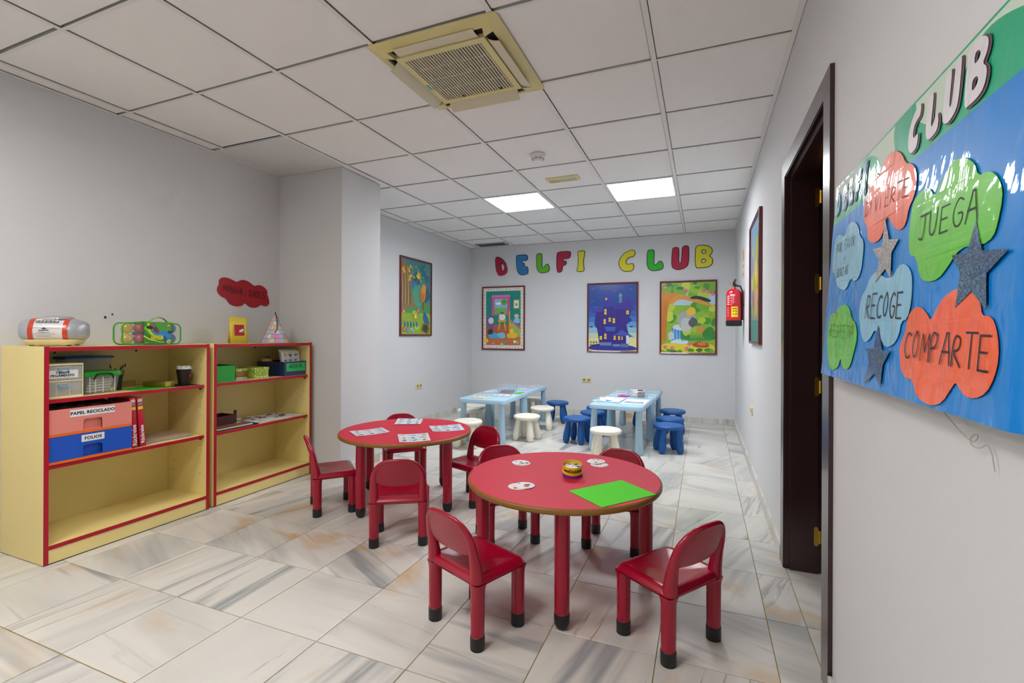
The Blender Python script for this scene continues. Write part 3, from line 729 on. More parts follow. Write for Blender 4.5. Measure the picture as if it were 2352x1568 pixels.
for x, y, w, h in ((.22,.50,.03,.08),(.21,.37,.03,.07),(.335,.38,.032,.07),(.28,.40,.03,.06),(.22,.16,.032,.08),(.155,.15,.035,.055),(.35,.15,.028,.06),(.41,.15,.026,.055),(.455,.15,.018,.05),(.52,.50,.035,.055),(.235,.70,.022,.035)):
    A += [(rc(x,y,x+w,y+h*.75) , '#F0D62E'), (ell(x+w/2,y+h*.75,w/2,h*.25,n=10,a0=0,a1=PI), '#F0D62E'), (rc(x+w*.45,y,x+w*.55,y+h), '#5A3A7A'), (rc(x,y+h*.45,x+w,y+h*.52), '#5A3A7A')]
A += [(rc(.52,.095,.555,.21), '#D8E4EA')]
for x, y, r_ in ((.06,.86,.03),(.46,.875,.022),(.36,.82,.032),(.58,.84,.025),(.05,.69,.024),(.11,.60,.026),(.04,.33,.022),(.59,.33,.025)):
    A.append(([(x-r_,y+.004),(x-r_*.5,y+.013),(x,y+.006),(x+r_*.5,y+.013),(x+r_,y+.004),(x+r_*.4,y-.004),(x,y-.010),(x-r_*.4,y-.004)], '#3F63B4' if y > .5 else '#1E2460'))
A += [(rc(.16,.07,.32,.115), '#6E84B0'), (rc(.34,.06,.44,.09), '#7A90B8'), (rc(.45,.05,.55,.10), '#5F76A6')]
for x in (.03,.07,.11): A.append((rc(x,.05,x+.006,.14), '#232A30'))
A += [(rc(.015,.075,.15,.081), '#232A30'), (rc(.015,.11,.15,.116), '#232A30')]
framed('framed blue night picture of a crooked purple house, middle of the far wall', (-.938, YB, 1.377), 0, A)
# jungle
A = [(rc(0,0,PW,PH), '#8DBB3E'), (rc(0,.62,PW,.80), '#BBD3E4')]
for k in range(34): A.append((blob(rn.uniform(0,PW), rn.choice([rn.uniform(.74,.9), rn.uniform(.2,.62)]), rn.uniform(.04,.09), 500+k), rn.choice(['#4E9A35','#78B53A','#9CC83C','#B7D24A','#3E8A3C','#C6D652'])))
A += [(chaikin([(0,.10),(.06,.12),(.07,.45),(.09,.62),(.16,.72),(.24,.74),(.20,.79),(.10,.78),(.03,.80),(0,.80)],2), '#D98B34'), (chaikin([(.09,.66),(.20,.78),(.40,.72),(.62,.62),(.64,.585),(.40,.66),(.22,.71),(.13,.62)],2), '#E09A40')]
for k in range(4): A.append((chaikin([(.012+.014*k,.14),(.018+.014*k,.42),(.03+.014*k,.68),(.036+.014*k,.68),(.024+.014*k,.42),(.018+.014*k,.14)],1), '#B06A25'))
A += [(rc(.13,.16,.25,.34), '#3E90D2'), (rc(.15,.16,.165,.34), '#8AC4EA'), (rc(.19,.16,.20,.34), '#A8D4EE'), (rc(.225,.16,.235,.34), '#8AC4EA'), (blob(.22,.33,.07,41,ay=.6), '#D8DCD8'), (blob(.12,.22,.04,42,ay=1.6), '#C9CDC8'), (blob(.24,.14,.13,43,ay=.3), '#CFE2EE')]
A += [(blob(.32,.42,.115,44,ay=1.25,am=.08), '#A9AEAF'), (blob(.31,.37,.075,45,ay=1.3,am=.1), '#C4C8C8'), (blob(.39,.40,.05,46,ay=1.2), '#5A6062')]
A += [(chaikin([(.35,.72),(.44,.745),(.58,.70),(.62,.66),(.56,.655),(.45,.70),(.37,.695)],2), '#2A3440'), (blob(.37,.54,.06,47), '#EAC23A'), (blob(.48,.30,.055,48,ay=1.1), '#C99A45')]
A += [(chaikin([(0,0),(0,.11),(.15,.13),(.35,.10),(.55,.12),(PW,.10),(PW,0)],2), '#E3D345'), (blob(.50,.105,.105,49,ay=.42), '#B4552C'), (blob(.50,.12,.05,50,ay=.5), '#D8803A')]
for k in range(20): A.append((blob(rn.uniform(0,PW), rn.choice([rn.uniform(.0,.05), rn.uniform(.84,.91)]), rn.uniform(.025,.05), 600+k, ay=.6), rn.choice(['#4E9A35','#78B53A','#2F7F3A'])))
for k in range(12): A.append(([(.26+.03*k-.012,.16),(.27+.03*k,.24),(.28+.03*k,.16)], '#3E9A4C'))
for x, y in ((.05,.86),(.58,.79),(.52,.80),(.63,.76),(.30,.81),(.05,.07),(.14,.06),(.32,.05),(.35,.115)): A += flower(x, y, .025, '#E0608E')
framed('framed green jungle picture with waterfall and orange branch, right on the far wall', (.040, YB, 1.367), 0, A)
# abstract colours
A = [(rc(0,0,PW,PH), '#7FA8C8'), (rc(0,.0,PW,.30), '#4E9A98'), (rc(0,.0,PW,.12), '#3C8A8A')]
for k in range(26): 
    x = rn.uniform(0, PW-.04); y = rn.uniform(.14,.55); A.append((chaikin(rc(x, y, x+rn.uniform(.02,.07), y+rn.uniform(.1,.3)),2), rn.choice(['#D9C93A','#B9C04A','#8A63B0','#E08A3A','#6FB0A0','#D4A0B0'])))
A += [(ell(.48,.68,.11), '#B7BE5A'), (ell(.45,.50,.10), '#E3CF30'), (ell(.20,.46,.07), '#C9C85A')]
framed('framed abstract yellow and blue picture seen edge-on on the right wall', (XR, 1.66, 1.548), -PI/2, A, W=.74)

# ---- cut-out letters on the far wall
LT = {
 'D': [[(0,.02),(.05,1),(.38,1),(.72,.80),(.95,.40),(.82,.08),(.40,-.03)], [(.42,.26),(.45,.70),(.62,.62),(.70,.42),(.62,.28)]],
 'E': [[(.04,0),(0,.95),(.12,1.0),(.95,1.0),(.97,.78),(.85,.72),(.50,.72),(.44,.64),(.50,.60),(.66,.58),(.68,.44),(.55,.38),(.44,.34),(.46,.26),(.60,.26),(.78,.40),(.92,.38),(.98,.20),(.90,0)]],
 'L': [[(.04,0),(0,.92),(.10,1.0),(.34,1.0),(.42,.92),(.40,.35),(.48,.24),(.60,.28),(.74,.44),(.90,.42),(1,.22),(.92,.02)]],
 'F': [[(.05,0),(0,.88),(.10,1.0),(.90,1.0),(1,.92),(.96,.70),(.80,.66),(.45,.66),(.42,.56),(.52,.54),(.70,.52),(.70,.38),(.58,.34),(.44,.32),(.42,.06),(.30,0)]],
 'I': [[(0,.04),(.16,.35),(.16,.65),(.03,.94),(.12,1.0),(.88,1.0),(.98,.94),(.82,.65),(.80,.35),(.95,.06),(.85,0),(.10,0)]],
 'C': [[(.96,1.0),(.60,.98),(.22,.80),(0,.48),(.08,.18),(.38,-.02),(.82,0),(.94,.10),(.92,.34),(.78,.34),(.55,.30),(.42,.42),(.50,.60),(.68,.68),(.90,.70),(1.0,.80)]],
 'U': [[(.02,.92),(0,.15),(.16,.02),(.45,-.04),(.82,.04),(1,.20),(.98,.94),(.90,1.02),(.66,1.0),(.60,.92),(.60,.30),(.50,.22),(.40,.30),(.40,.92),(.30,.97),(.10,.97)]],
 'B': [[(.02,0),(0,.90),(.10,1.0),(.60,1.0),(.95,.85),(.95,.62),(.76,.50),(1,.38),(1,.15),(.80,0),(.30,-.02)], [(.36,.62),(.36,.82),(.56,.80),(.66,.70),(.56,.62)], [(.36,.18),(.36,.38),(.58,.38),(.66,.28),(.56,.20)]]}
WL = [('D',-2.706,-2.500,2.029,2.308,'#A8123A','crimson',0.10), ('E',-2.365,-2.179,2.027,2.318,'#2878B8','blue',.03), ('L',-2.049,-1.849,2.039,2.321,'#5CB41E','leaf green',0), ('F',-1.743,-1.537,2.038,2.328,'#A8123A','crimson',-.02),
      ('I',-1.434,-1.329,2.036,2.320,'#D6D022','yellow',-.02), ('C',-.853,-.638,2.009,2.289,'#D9D222','yellow',-.02), ('L',-.477,-.265,1.998,2.277,'#1FB41F','bright green',-.02), ('U',-.160,.049,2.006,2.297,'#B0103A','crimson',-.02), ('B',.129,.336,2.015,2.295,'#D9D222','yellow',-.02)]
for i, (ch_, x0, x1, z0, z1, c, cn, sk) in enumerate(WL):
    word = 'first' if i < 5 else 'second'
    t = thing('wall_letter', f'{cn} cut-out letter {ch_} with black outline in the {word} word on far wall', 'letter', ((x0+x1)/2, YB, z0), 0, 'cut-out wall letters')
    def fit(lp, w=x1-x0, h=z1-z0, s=sk): return chaikin([((x-.5)*w - s*(y-.5)*h*1.6, y*h) for x, y in lp], 2)
    loops = [fit(l) for l in LT[ch_]]
    link('black_outline', upright(shape(loops, .004, ink('#17151A'), offset=.0075), .0045), t)
    link('face', upright(shape(loops, .003, mat('foam_' + c, c, rough=.6, vary=.03), offset=-.0010), .0085), t)

# ---- red cloud sign above the shelves
def smooth_cloud(p, n=2): return chaikin(p, n)
cl = thing('cloud_sign', 'red paper cloud sign lettered MANUALIDADES above the shelf units', 'sign', (XL, .268, 1.445), PI/2)
CP = [(-.20,-.035),(-.226,.0),(-.222,.03),(-.208,.048),(-.212,.08),(-.19,.104),(-.15,.11),(-.11,.10),(-.066,.082),(-.03,.104),(.01,.107),(.05,.092),(.088,.066),(.12,.08),(.16,.078),(.20,.055),(.214,.03),(.208,.016),(.225,-.02),(.232,-.06),(.215,-.085),(.18,-.088),(.15,-.078),(.12,-.10),(.08,-.108),(.04,-.10),(.005,-.072),(-.02,-.098),(-.07,-.104),(-.12,-.095),(-.145,-.062),(-.158,-.048)]
link('paper_cloud', upright(shape([chaikin(CP, 1)], .003, mat('cloud_red', '#A60B22', rough=.55, vary=.05)), .004), cl)
hw_ = handwrite('MANUALiDADES', -.180, .0, .196, -.030, .0042, .052).mesh('lettering', ink('#3A0810'), 0); link('lettering', upright(hw_, .0060), cl)

# ---- power sockets
def socket(label, loc, rz, double=True):
    t = thing('power_socket', label, 'socket', loc, rz, 'ivory power sockets'); w = .068 if double else .04
    b = MB(); b.rings([[(x, -d, z) for x, z in rrect(w-i, .037-i, .010)] for i, d in ((0, 0), (0, .005), (.0025, .0085), (.005, .0092))]); b.build('cover_plate', 'socket_ivory', t, 30)
    for x in ((-.033, .033) if double else (0,)):
        MB().rings([[(x+r*math.cos(2*PI*j/20), -d, r*math.sin(2*PI*j/20)) for j in range(20)] for r, d in ((.024, .0093), (.0235, .0105), (.0205, .0105), (.0195, .0095))], False, False).build('rim', 'socket_ivory', t)
        MB().rings([[(x+.0195*math.cos(2*PI*j/20), -d, .0195*math.sin(2*PI*j/20)) for j in range(20)] for d in (.0093, .0096)]).build('well', mat('socket_well', '#8F8663', rough=.5), t)
        for s in (-1, 1): MB().rings([[(x+s*.0095+.003*math.cos(2*PI*j/10), -d, .003*math.sin(2*PI*j/10)) for j in range(10)] for d in (.0096, .0100)]).build('pin_hole', 'black_plastic', t)
socket('ivory double power socket low on the left alcove wall', (XL, 2.737, .478), PI/2)
socket('ivory double power socket low on the far wall', (-1.296, YB, .499), 0)
socket('ivory double power socket on the right wall near the extinguisher', (XR, 1.98, .515), -PI/2)

# ---- fire extinguisher and its sign
ex = thing('fire_extinguisher', 'red fire extinguisher with yellow label hanging on the right wall', 'fire extinguisher', (.512, 2.85, 1.228))
red = mat('extinguisher_red', '#C81626', rough=.22, vary=.03, coat=.4)
MB().lathe([(.066, .052), (.0715, .056), (.0715, .315), (.069, .338), (.058, .357), (.040, .368), (.022, .374), (.019, .384)], 36).build('cylinder', red, ex, 40)
MB().lathe([(.062, 0), (.070, .003), (.074, .012), (.074, .052), (.068, .056)], 36).build('base_ring', 'rubber_black', ex, 40)
vv = MB().lathe([(.018, .383), (.018, .398), (.013, .401), (.013, .412)], 16); vv.box((-.012, -.012, .408), (.012, .018, .420)); vv.build('valve', mat('valve_metal', '#8A8466', rough=.3, metal=.8), ex)
hd = MB(); hd.tube([(0,-.012,.415), (0,-.02,.432), (.006,-.02,.452), (.014,-.018,.468)], [(.012,.007),(.011,.008),(.010,.007),(.007,.004)], 10); hd.tube([(0,-.01,.410), (.01,-.03,.414), (.022,-.045,.410), (.03,-.05,.40)], [(.009,.005)]*4, 8)
hd.build('handle', 'black_plastic', ex)
MB().tube([(-.022+.014*math.cos(2*PI*k/14), -.014, .424+.014*math.sin(2*PI*k/14)) for k in range(15)], .0017, 6).build('pin_ring', 'valve_metal', ex)
MB().tube([(.005,-.015,.403), (.055,-.045,.395), (.075,-.045,.34), (.078,-.03,.2), (.076,-.02,.06)], .0085, 8).build('hose', 'black_plastic', ex)
def wrap(name, a0, a1, z0, z1, m, r=.0722, par=ex):
    n = 10; mb = MB(); ra = [R(a0+(a1-a0)*i/n) for i in range(n+1)]
    mb.rings([[(r*math.cos(a), r*math.sin(a), z0) for a in ra], [(r*math.cos(a), r*math.sin(a), z1) for a in ra]], False, False, False); return mb.build(name, m, par)
wrap('yellow_label', 248, 298, .088, .192, ink('#F2D21C'))
for z, a0, a1 in ((.172, 253, 292), (.148, 255, 270), (.148, 274, 292), (.120, 256, 268), (.120, 276, 290)): wrap('label_print', a0, a1, z-.004, z+.004, ink('#8A5A1C'), .0726)
wrap('white_print', 238, 275, .300, .314, ink('#E8D8D8'))
for k in range(7): wrap('white_print', 240+(k % 3)*3, 252, .284-.012*k, .288-.012*k, ink('#E0B8BC'))
for k in range(6): wrap('white_print', 256, 274-(k % 2)*6, .288-.012*k, .292-.012*k, ink('#E0B8BC'))
for k in range(5): wrap('white_print', 212, 232, .292-.02*k, .302-.02*k, ink('#E8D8D8'))
for k in range(4): wrap('white_print', 212, 228, .10+.025*k, .107+.025*k, ink('#E0B8BC'))
MB().box((.068, -.02, .20), (XR-.512, .02, .23)).box((XR-.512-.004, -.02, .12), (XR-.512, .02, .36)).build('wall_bracket', red, ex, 0)
sg = thing('safety_sign', 'small pale paper sign above the fire extinguisher', 'sign', (XR, 2.93, 1.87), -PI/2)
link('sheet', MB().box((-.10, -.003, -.152), (.10, -.0005, .152)).mesh('sheet', mat('sign_paper', '#E2CDBE', rough=.6), 0), sg)
for z0, z1, c in ((.02,.13,'#C98F74'), (-.05,-.02,'#B98A78'), (-.13,-.10,'#B98A78')): link('print', MB().quad((-.08,-.0034,z0),(.08,-.0034,z0),(.08,-.0034,z1),(-.08,-.0034,z1)).mesh('print', ink(c), 0), sg)
# ---- marks on the left wall
for k, (y, z, r_) in enumerate(((-.662, 1.225, .008), (-.625, 1.245, .006))):
    o = link('wall_plug', None, None, (XL, y, z)); MB().tube([(0,0,0), (.004,0,.001)], [(r_, r_*.7)]*2, 8).build('plug', 'black_plastic', o)
    tag(o, ('lower', 'upper')[k] + ' of two small black wall plugs between radio and ball set', 'wall plug')

# ================================================================== LAMINATED RULES POSTER ON THE RIGHT WALL (a = -y, z)
def px_(a, z, off=0.0):
    base = .562 + .035*(z-1.02)/.51
    base += .0006*math.sin(a*23+z*9) + .0004*math.sin(z*31-a*11)
    if a > 1.645: base = base + (.599-base)*min(1, (a-1.645)/.05)**1.3
    return min(base, .6005) - off
def drape(me, off):
    for v in me.vertices:
        a, z, d = v.co.x, v.co.y, v.co.z; v.co = (px_(a, z, off + d), -a, z)
    me.update(); return me
def lam(key, c):
    """card under a crinkled glossy plastic film"""
    k = 'laminate_' + key
    if k in MATS: return MATS[k]
    m = mat(k, c, rough=.45, vary=.06, scale=14, coat=.65, coatr=.05, spec=.2); nt = m.node_tree; N = nt.nodes; L = nt.links; b = N['Principled BSDF']
    tc = N.new('ShaderNodeTexCoord'); mp = N.new('ShaderNodeMapping'); mp.inputs['Scale'].default_value = (1, 6.5, 2.6); mp.inputs['Rotation'].default_value = (.5, 0, 0); L.new(tc.outputs['Object'], mp.inputs['Vector'])
    n1 = N.new('ShaderNodeTexNoise'); n1.inputs['Scale'].default_value = 1.3; n1.inputs['Detail'].default_value = 3; n1.inputs['Distortion'].default_value = 1.2; L.new(mp.outputs[0], n1.inputs['Vector'])
    n2 = N.new('ShaderNodeTexNoise'); n2.inputs['Scale'].default_value = 26; n2.inputs['Detail'].default_value = 2; L.new(tc.outputs['Object'], n2.inputs['Vector'])
    ad = N.new('ShaderNodeMath'); ad.operation = 'MULTIPLY_ADD'; ad.inputs[1].default_value = .05; L.new(n2.outputs['Fac'], ad.inputs[0]); L.new(n1.outputs['Fac'], ad.inputs[2])
    bp = N.new('ShaderNodeBump'); bp.inputs['Strength'].default_value = .8; bp.inputs['Distance'].default_value = .014; L.new(ad.outputs[0], bp.inputs['Height']); L.new(bp.outputs['Normal'], b.inputs['Coat Normal'])
    return m
po = thing('rules_poster', 'laminated blue rules poster with coloured clouds on the near right wall', 'poster', (.58, -1.18, 1.015))
def psub(name, me, off, label=None):
    drape(me, off); me.transform(Matrix.Translation((-.58, 1.18, -1.015))); o = link(name, me, po); 
    if label: o['label'] = label
    return o
def patch(loop, key, c, name, off, smooth=0, label=None, glitter=False):
    me = shape([chaikin(loop, smooth) if smooth else loop], .0006, lam(key, c)); return psub(name, me, off, label)
g = MB(); na, nz = 64, 34
A0, A1, Z0, Z1 = .692, 1.697, 1.017, 1.578
for i in range(na):
    for j in range(nz):
        q = [(A0+(A1-A0)*(i+di)/na, Z0+(Z1-Z0)*(j+dj)/nz) for di, dj in ((0,0),(1,0),(1,1),(0,1))]
        edge = [1.458 + .004*math.sin(a*14) for a, _ in q]
        g.quad(*[(a, z, 0) for a, z in q], mi=1 if q[0][1] > edge[0]-.001 else 0)
me = bpy.data.meshes.new('sheet'); me.from_pydata(g.v, [], g.f); me.materials.append(lam('blue', '#0A86DE')); me.materials.append(lam('green', '#0CAC80')); me.polygons.foreach_set('material_index', g.m)
bm = bmesh.new(); bm.from_mesh(me); bmesh.ops.remove_doubles(bm, verts=bm.verts, dist=1e-5); bm.to_mesh(me); bm.free(); sm(me, 60); psub('sheet', me, 0)
bk = MB().rings([[(.603, -.72, 1.035), (.603, -1.630, 1.035), (.603, -1.630, 1.56), (.603, -.72, 1.56)], [(px_(.72, 1.03)+.006, -.70, 1.021), (px_(1.6, 1.03)+.006, -1.636, 1.021), (.5995, -1.636, 1.573), (.5995, -.70, 1.573)]])
bk.tf(Matrix.Translation((-.58, 1.18, -1.015))); bk.build('board', mat('poster_board', '#C8D8C8', rough=.6), po, 0)
orange1 = [(1.0,1.415),(1.003,1.461),(1.025,1.479),(1.03,1.513),(1.066,1.507),(1.098,1.489),(1.118,1.513),(1.149,1.523),(1.19,1.513),(1.224,1.494),(1.25,1.467),(1.285,1.455),(1.309,1.434),(1.315,1.409),(1.307,1.386),(1.287,1.373),(1.278,1.344),(1.253,1.337),(1.222,1.346),(1.189,1.372),(1.167,1.383),(1.156,1.359),(1.136,1.34),(1.09,1.34),(1.052,1.358),(1.038,1.39)]
green1 = [(1.298,1.309),(1.3,1.357),(1.308,1.381),(1.341,1.389),(1.37,1.385),(1.392,1.363),(1.411,1.381),(1.435,1.4),(1.461,1.404),(1.491,1.394),(1.517,1.377),(1.53,1.355),(1.553,1.355),(1.574,1.346),(1.592,1.327),(1.598,1.308),(1.591,1.276),(1.583,1.26),(1.559,1.254),(1.515,1.261),(1.486,1.256),(1.461,1.237),(1.435,1.222),(1.397,1.221),(1.366,1.232),(1.342,1.272),(1.311,1.279)]
lblue1 = [(0.777,1.307),(0.728,1.326),(0.732,1.392),(0.755,1.423),(0.805,1.417),(0.84,1.402),(0.86,1.431),(0.915,1.431),(0.967,1.404),(0.98,1.379),(1.02,1.361),(1.028,1.331),(1.019,1.282),(0.976,1.265),(0.933,1.281),(0.9,1.253),(0.855,1.257),(0.803,1.274)]
lblue2 = [(1.073,1.127),(1.05,1.152),(1.029,1.184),(1.036,1.223),(1.075,1.241),(1.09,1.263),(1.136,1.274),(1.178,1.253),(1.23,1.247),(1.257,1.267),(1.286,1.268),(1.32,1.253),(1.335,1.23),(1.337,1.192),(1.324,1.161),(1.296,1.159),(1.288,1.131),(1.262,1.113),(1.223,1.108),(1.192,1.127),(1.155,1.147),(1.136,1.127),(1.098,1.115)]
green2 = [(0.741,1.103),(0.734,1.152),(0.763,1.196),(0.814,1.193),(0.84,1.209),(0.898,1.216),(0.943,1.203),(0.972,1.172),(1.011,1.163),(1.034,1.127),(1.014,1.09),(0.993,1.056),(0.964,1.045),(0.927,1.052),(0.906,1.075),(0.892,1.046),(0.818,1.033),(0.776,1.056)]
orange2 = [(1.306,1.086),(1.296,1.111),(1.322,1.139),(1.326,1.166),(1.352,1.182),(1.382,1.18),(1.405,1.168),(1.422,1.155),(1.439,1.176),(1.46,1.193),(1.5,1.203),(1.543,1.195),(1.565,1.177),(1.572,1.158),(1.589,1.158),(1.604,1.15),(1.616,1.129),(1.621,1.105),(1.615,1.08),(1.599,1.058),(1.572,1.047),(1.545,1.048),(1.529,1.059),(1.519,1.065),(1.506,1.052),(1.487,1.032),(1.459,1.022),(1.421,1.023),(1.39,1.032),(1.373,1.056),(1.34,1.056),(1.317,1.067)]
star1 = [(1.16,1.382),(1.194,1.33),(1.248,1.321),(1.214,1.299),(1.222,1.248),(1.187,1.271),(1.133,1.248),(1.145,1.295),(1.099,1.326),(1.157,1.322)]
star2 = [(1.179,1.153),(1.211,1.103),(1.253,1.101),(1.223,1.073),(1.222,1.027),(1.18,1.052),(1.118,1.024),(1.14,1.075),(1.112,1.104),(1.161,1.106)]
star3 = [(1.539,1.293),(1.56,1.247),(1.623,1.238),(1.576,1.214),(1.584,1.166),(1.541,1.193),(1.499,1.173),(1.505,1.223),(1.475,1.253),(1.521,1.251)]
for lp, key, c, lab in ((orange1,'orange','#F8683A','orange cloud'),(green1,'lime','#66C82C','green cloud lettered JUEGA'),(lblue1,'pale','#8CC6E2','pale blue cloud'),(lblue2,'pale','#8CC6E2','pale blue cloud lettered RECOGE'),(green2,'lime','#66C82C','small green cloud'),(orange2,'orange','#F8683A','orange cloud lettered COMPARTE')):
    patch(lp, key, c, 'cloud_cutout', .0020, 1, lab)
def glitter(key, c1, c2):
    m = mat(key, c1, rough=.3, vary=0, coat=.6); nt = m.node_tree; N = nt.nodes; L = nt.links; b = N['Principled BSDF']
    tc = N.new('ShaderNodeTexCoord'); v = N.new('ShaderNodeTexVoronoi'); v.inputs['Scale'].default_value = 420
    L.new(tc.outputs['Object'], v.inputs['Vector']); r = N.new('ShaderNodeValToRGB'); r.color_ramp.elements[0].position = .45; r.color_ramp.elements[1].position = .95
    r.color_ramp.elements[0].color = lin(c1); r.color_ramp.elements[1].color = lin(c2); L.new(v.outputs['Color'], r.inputs[0]); L.new(r.outputs[0], b.inputs['Base Color'])
glitter('glitter_silver', '#8E8A8C', '#E8E2E0'); glitter('glitter_navy', '#12304F', '#4F92C4')
for lp, m_, lab in ((star1,'glitter_silver','silver glitter star'),(star2,'glitter_navy','small navy glitter star'),(star3,'glitter_navy','large navy glitter star')):
    psub('star_cutout', shape([lp], .0006, m_), .0032, lab)
W_ = ink('#1E1A1C')
def pwrite(word, a0, z0, a1, z1, h, w=.0035, m_=W_, gap=.22):
    psub('lettering', handwrite(word, a0, z0, a1, z1, w, h, gap).mesh('lettering', m_, 0), .0036)
pwrite('JUEGA', 1.345, 1.298, 1.548, 1.293, .043, .0030)
pwrite('DIVIERTE', 1.015, 1.418, 1.285, 1.398, .034, .0026, ink('#8A3A22'))
pwrite('COMPARTE', 1.326, 1.092, 1.612, 1.085, .047, .0030)
pwrite('RECOGE', 1.088, 1.172, 1.306, 1.164, .051, .0036)
pwrite('POR FAVOR', .772, 1.368, .952, 1.362, .026, .0022); pwrite('Y', .856, 1.328, .880, 1.328, .018, .0022); pwrite('GRACIAS', .794, 1.296, .912, 1.294, .024, .0022)
pwrite('RESPETA', .762, 1.130, 1.005, 1.122, .034, .0026, ink('#3A8A2A'))
def big(ch_, a0, a1, z0, z1, c, sh):
    w, h = a1-a0, z1-z0; loops = [chaikin([(a0+x*w, z0+y*h) for x, y in lp], 2) for lp in LT[ch_]]
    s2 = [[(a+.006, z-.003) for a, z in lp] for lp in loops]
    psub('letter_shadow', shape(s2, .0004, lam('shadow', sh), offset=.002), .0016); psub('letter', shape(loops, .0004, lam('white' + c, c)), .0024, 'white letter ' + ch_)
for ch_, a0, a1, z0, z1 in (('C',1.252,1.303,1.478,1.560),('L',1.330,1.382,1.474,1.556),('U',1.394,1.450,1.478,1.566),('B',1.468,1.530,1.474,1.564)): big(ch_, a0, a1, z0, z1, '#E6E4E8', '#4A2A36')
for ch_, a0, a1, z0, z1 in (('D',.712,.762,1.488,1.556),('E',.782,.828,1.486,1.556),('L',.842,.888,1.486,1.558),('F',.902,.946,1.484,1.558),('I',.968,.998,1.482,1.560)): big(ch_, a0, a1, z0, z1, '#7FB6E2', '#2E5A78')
th = thing('loose_thread', 'thin grey thread dangling below the blue rules poster', 'thread', (.58, -1.42, 1.02))
pts = [(0,0,-.002), (.008,-.03,-.025), (.014,-.055,-.043), (.014,-.078,-.044), (.013,-.090,-.032), (.014,-.080,-.030), (.014,-.062,-.041), (.015,-.066,-.052), (.016,-.088,-.050), (.017,-.102,-.040), (.018,-.112,-.050), (.019,-.117,-.075)]
def smooth3(p, n=3):
    for _ in range(n):
        q = [p[0]]
        for i in range(len(p)-1): q += [tuple(p[i][k]*.75+p[i+1][k]*.25 for k in range(3)), tuple(p[i][k]*.25+p[i+1][k]*.75 for k in range(3))]
        p = q + [p[-1]]
    return p
MB().tube(smooth3(pts), .0007, 6).build('strand', mat('thread_grey', '#B4ACA6', rough=.7), th)

# ================================================================== LOOSE THINGS
def sheet(name, label, cat, corners, z, m_, th_=.0008, prints=(), group=None, lift=None):
    """flat sheet given by four floor-plan corners (x, y); prints in unit coordinates of the sheet"""
    c = Vector((sum(p[0] for p in corners)/4, sum(p[1] for p in corners)/4, z)); t = thing(name, label, cat, c, 0, group)
    P = [Vector((p[0]-c.x, p[1]-c.y, 0)) for p in corners]
    if sum(P[i].x*P[(i+1)%4].y - P[(i+1)%4].x*P[i].y for i in range(4)) < 0: P.reverse()
    n = 8; top = []; 
    def at(u, v): return P[0]*(1-u)*(1-v) + P[1]*u*(1-v) + P[2]*u*v + P[3]*(1-u)*v
    def zz(u, v): return th_ + (lift(u, v) if lift else 0)
    mb = MB()
    for i in range(n):
        for j in range(n):
            q = [(i/n, j/n), ((i+1)/n, j/n), ((i+1)/n, (j+1)/n), (i/n, (j+1)/n)]
            mb.quad(*[(at(u, v).x, at(u, v).y, zz(u, v)) for u, v in q]); mb.quad(*[(at(u, v).x, at(u, v).y, zz(u, v)-th_) for u, v in reversed(q)])
    for k in range(n):
        for (u0, v0), (u1, v1) in (((k/n,0),((k+1)/n,0)), ((1,k/n),(1,(k+1)/n)), (((n-k)/n,1),((n-k-1)/n,1)), ((0,(n-k)/n),(0,(n-k-1)/n))):
            a, b = at(u0, v0), at(u1, v1); mb.quad((a.x, a.y, zz(u0,v0)-th_), (b.x, b.y, zz(u1,v1)-th_), (b.x, b.y, zz(u1,v1)), (a.x, a.y, zz(u0,v0)))
    me = mb.mesh('sheet', m_, 0); bm = bmesh.new(); bm.from_mesh(me); bmesh.ops.remove_doubles(bm, verts=bm.verts, dist=1e-6); bmesh.ops.recalc_face_normals(bm, faces=bm.faces); bm.to_mesh(me); bm.free()
    link('sheet', me, t)
    if prints:
        pm = MB(); cols = []
        for k, (poly, col) in enumerate(prints):
            if col not in cols: cols.append(col)
            n0 = len(pm.v); pm.v += [(at(u, v).x, at(u, v).y, zz(u, v)+.0002+.00005*k) for u, v in poly]; pm.f.append(tuple(range(n0, n0+len(poly)))); pm.m.append(cols.index(col))
        pme = pm.mesh('print', [ink(c_) for c_ in cols], 0)
        for p_ in pme.polygons: pass
        link('print', pme, t)
    return t
def pictogrid(seed, cols=('#D8663A','#E0B83A','#4A9AD0','#7A5AB0','#5AAA6A','#4A4A50','#D85A8A')):
    r_ = random.Random(seed); o = []
    for i in range(3):
        for j in range(3):
            cx, cy = .17+.33*i, .17+.33*j
            for q in range(3): o.append((blob(cx+r_.uniform(-.05,.05), cy+r_.uniform(-.06,.06), r_.uniform(.03,.075), r_.random(), 8), r_.choice(cols)))
            o.append((rc(cx-.09, cy-.135, cx+.09, cy-.122), '#8A8C92'))
    for k in (1, 2): o += [(rc(.333*k-.003, .02, .333*k+.003, .98), '#B4C4D6'), (rc(.02, .333*k-.004, .98, .333*k+.004), '#B4C4D6')]
    return o
mat('paper_cool', '#DDE4EE', rough=.5, vary=.01)
TZ = .4802
def curl(h): return lambda u, v: h*(2*v-1)**2
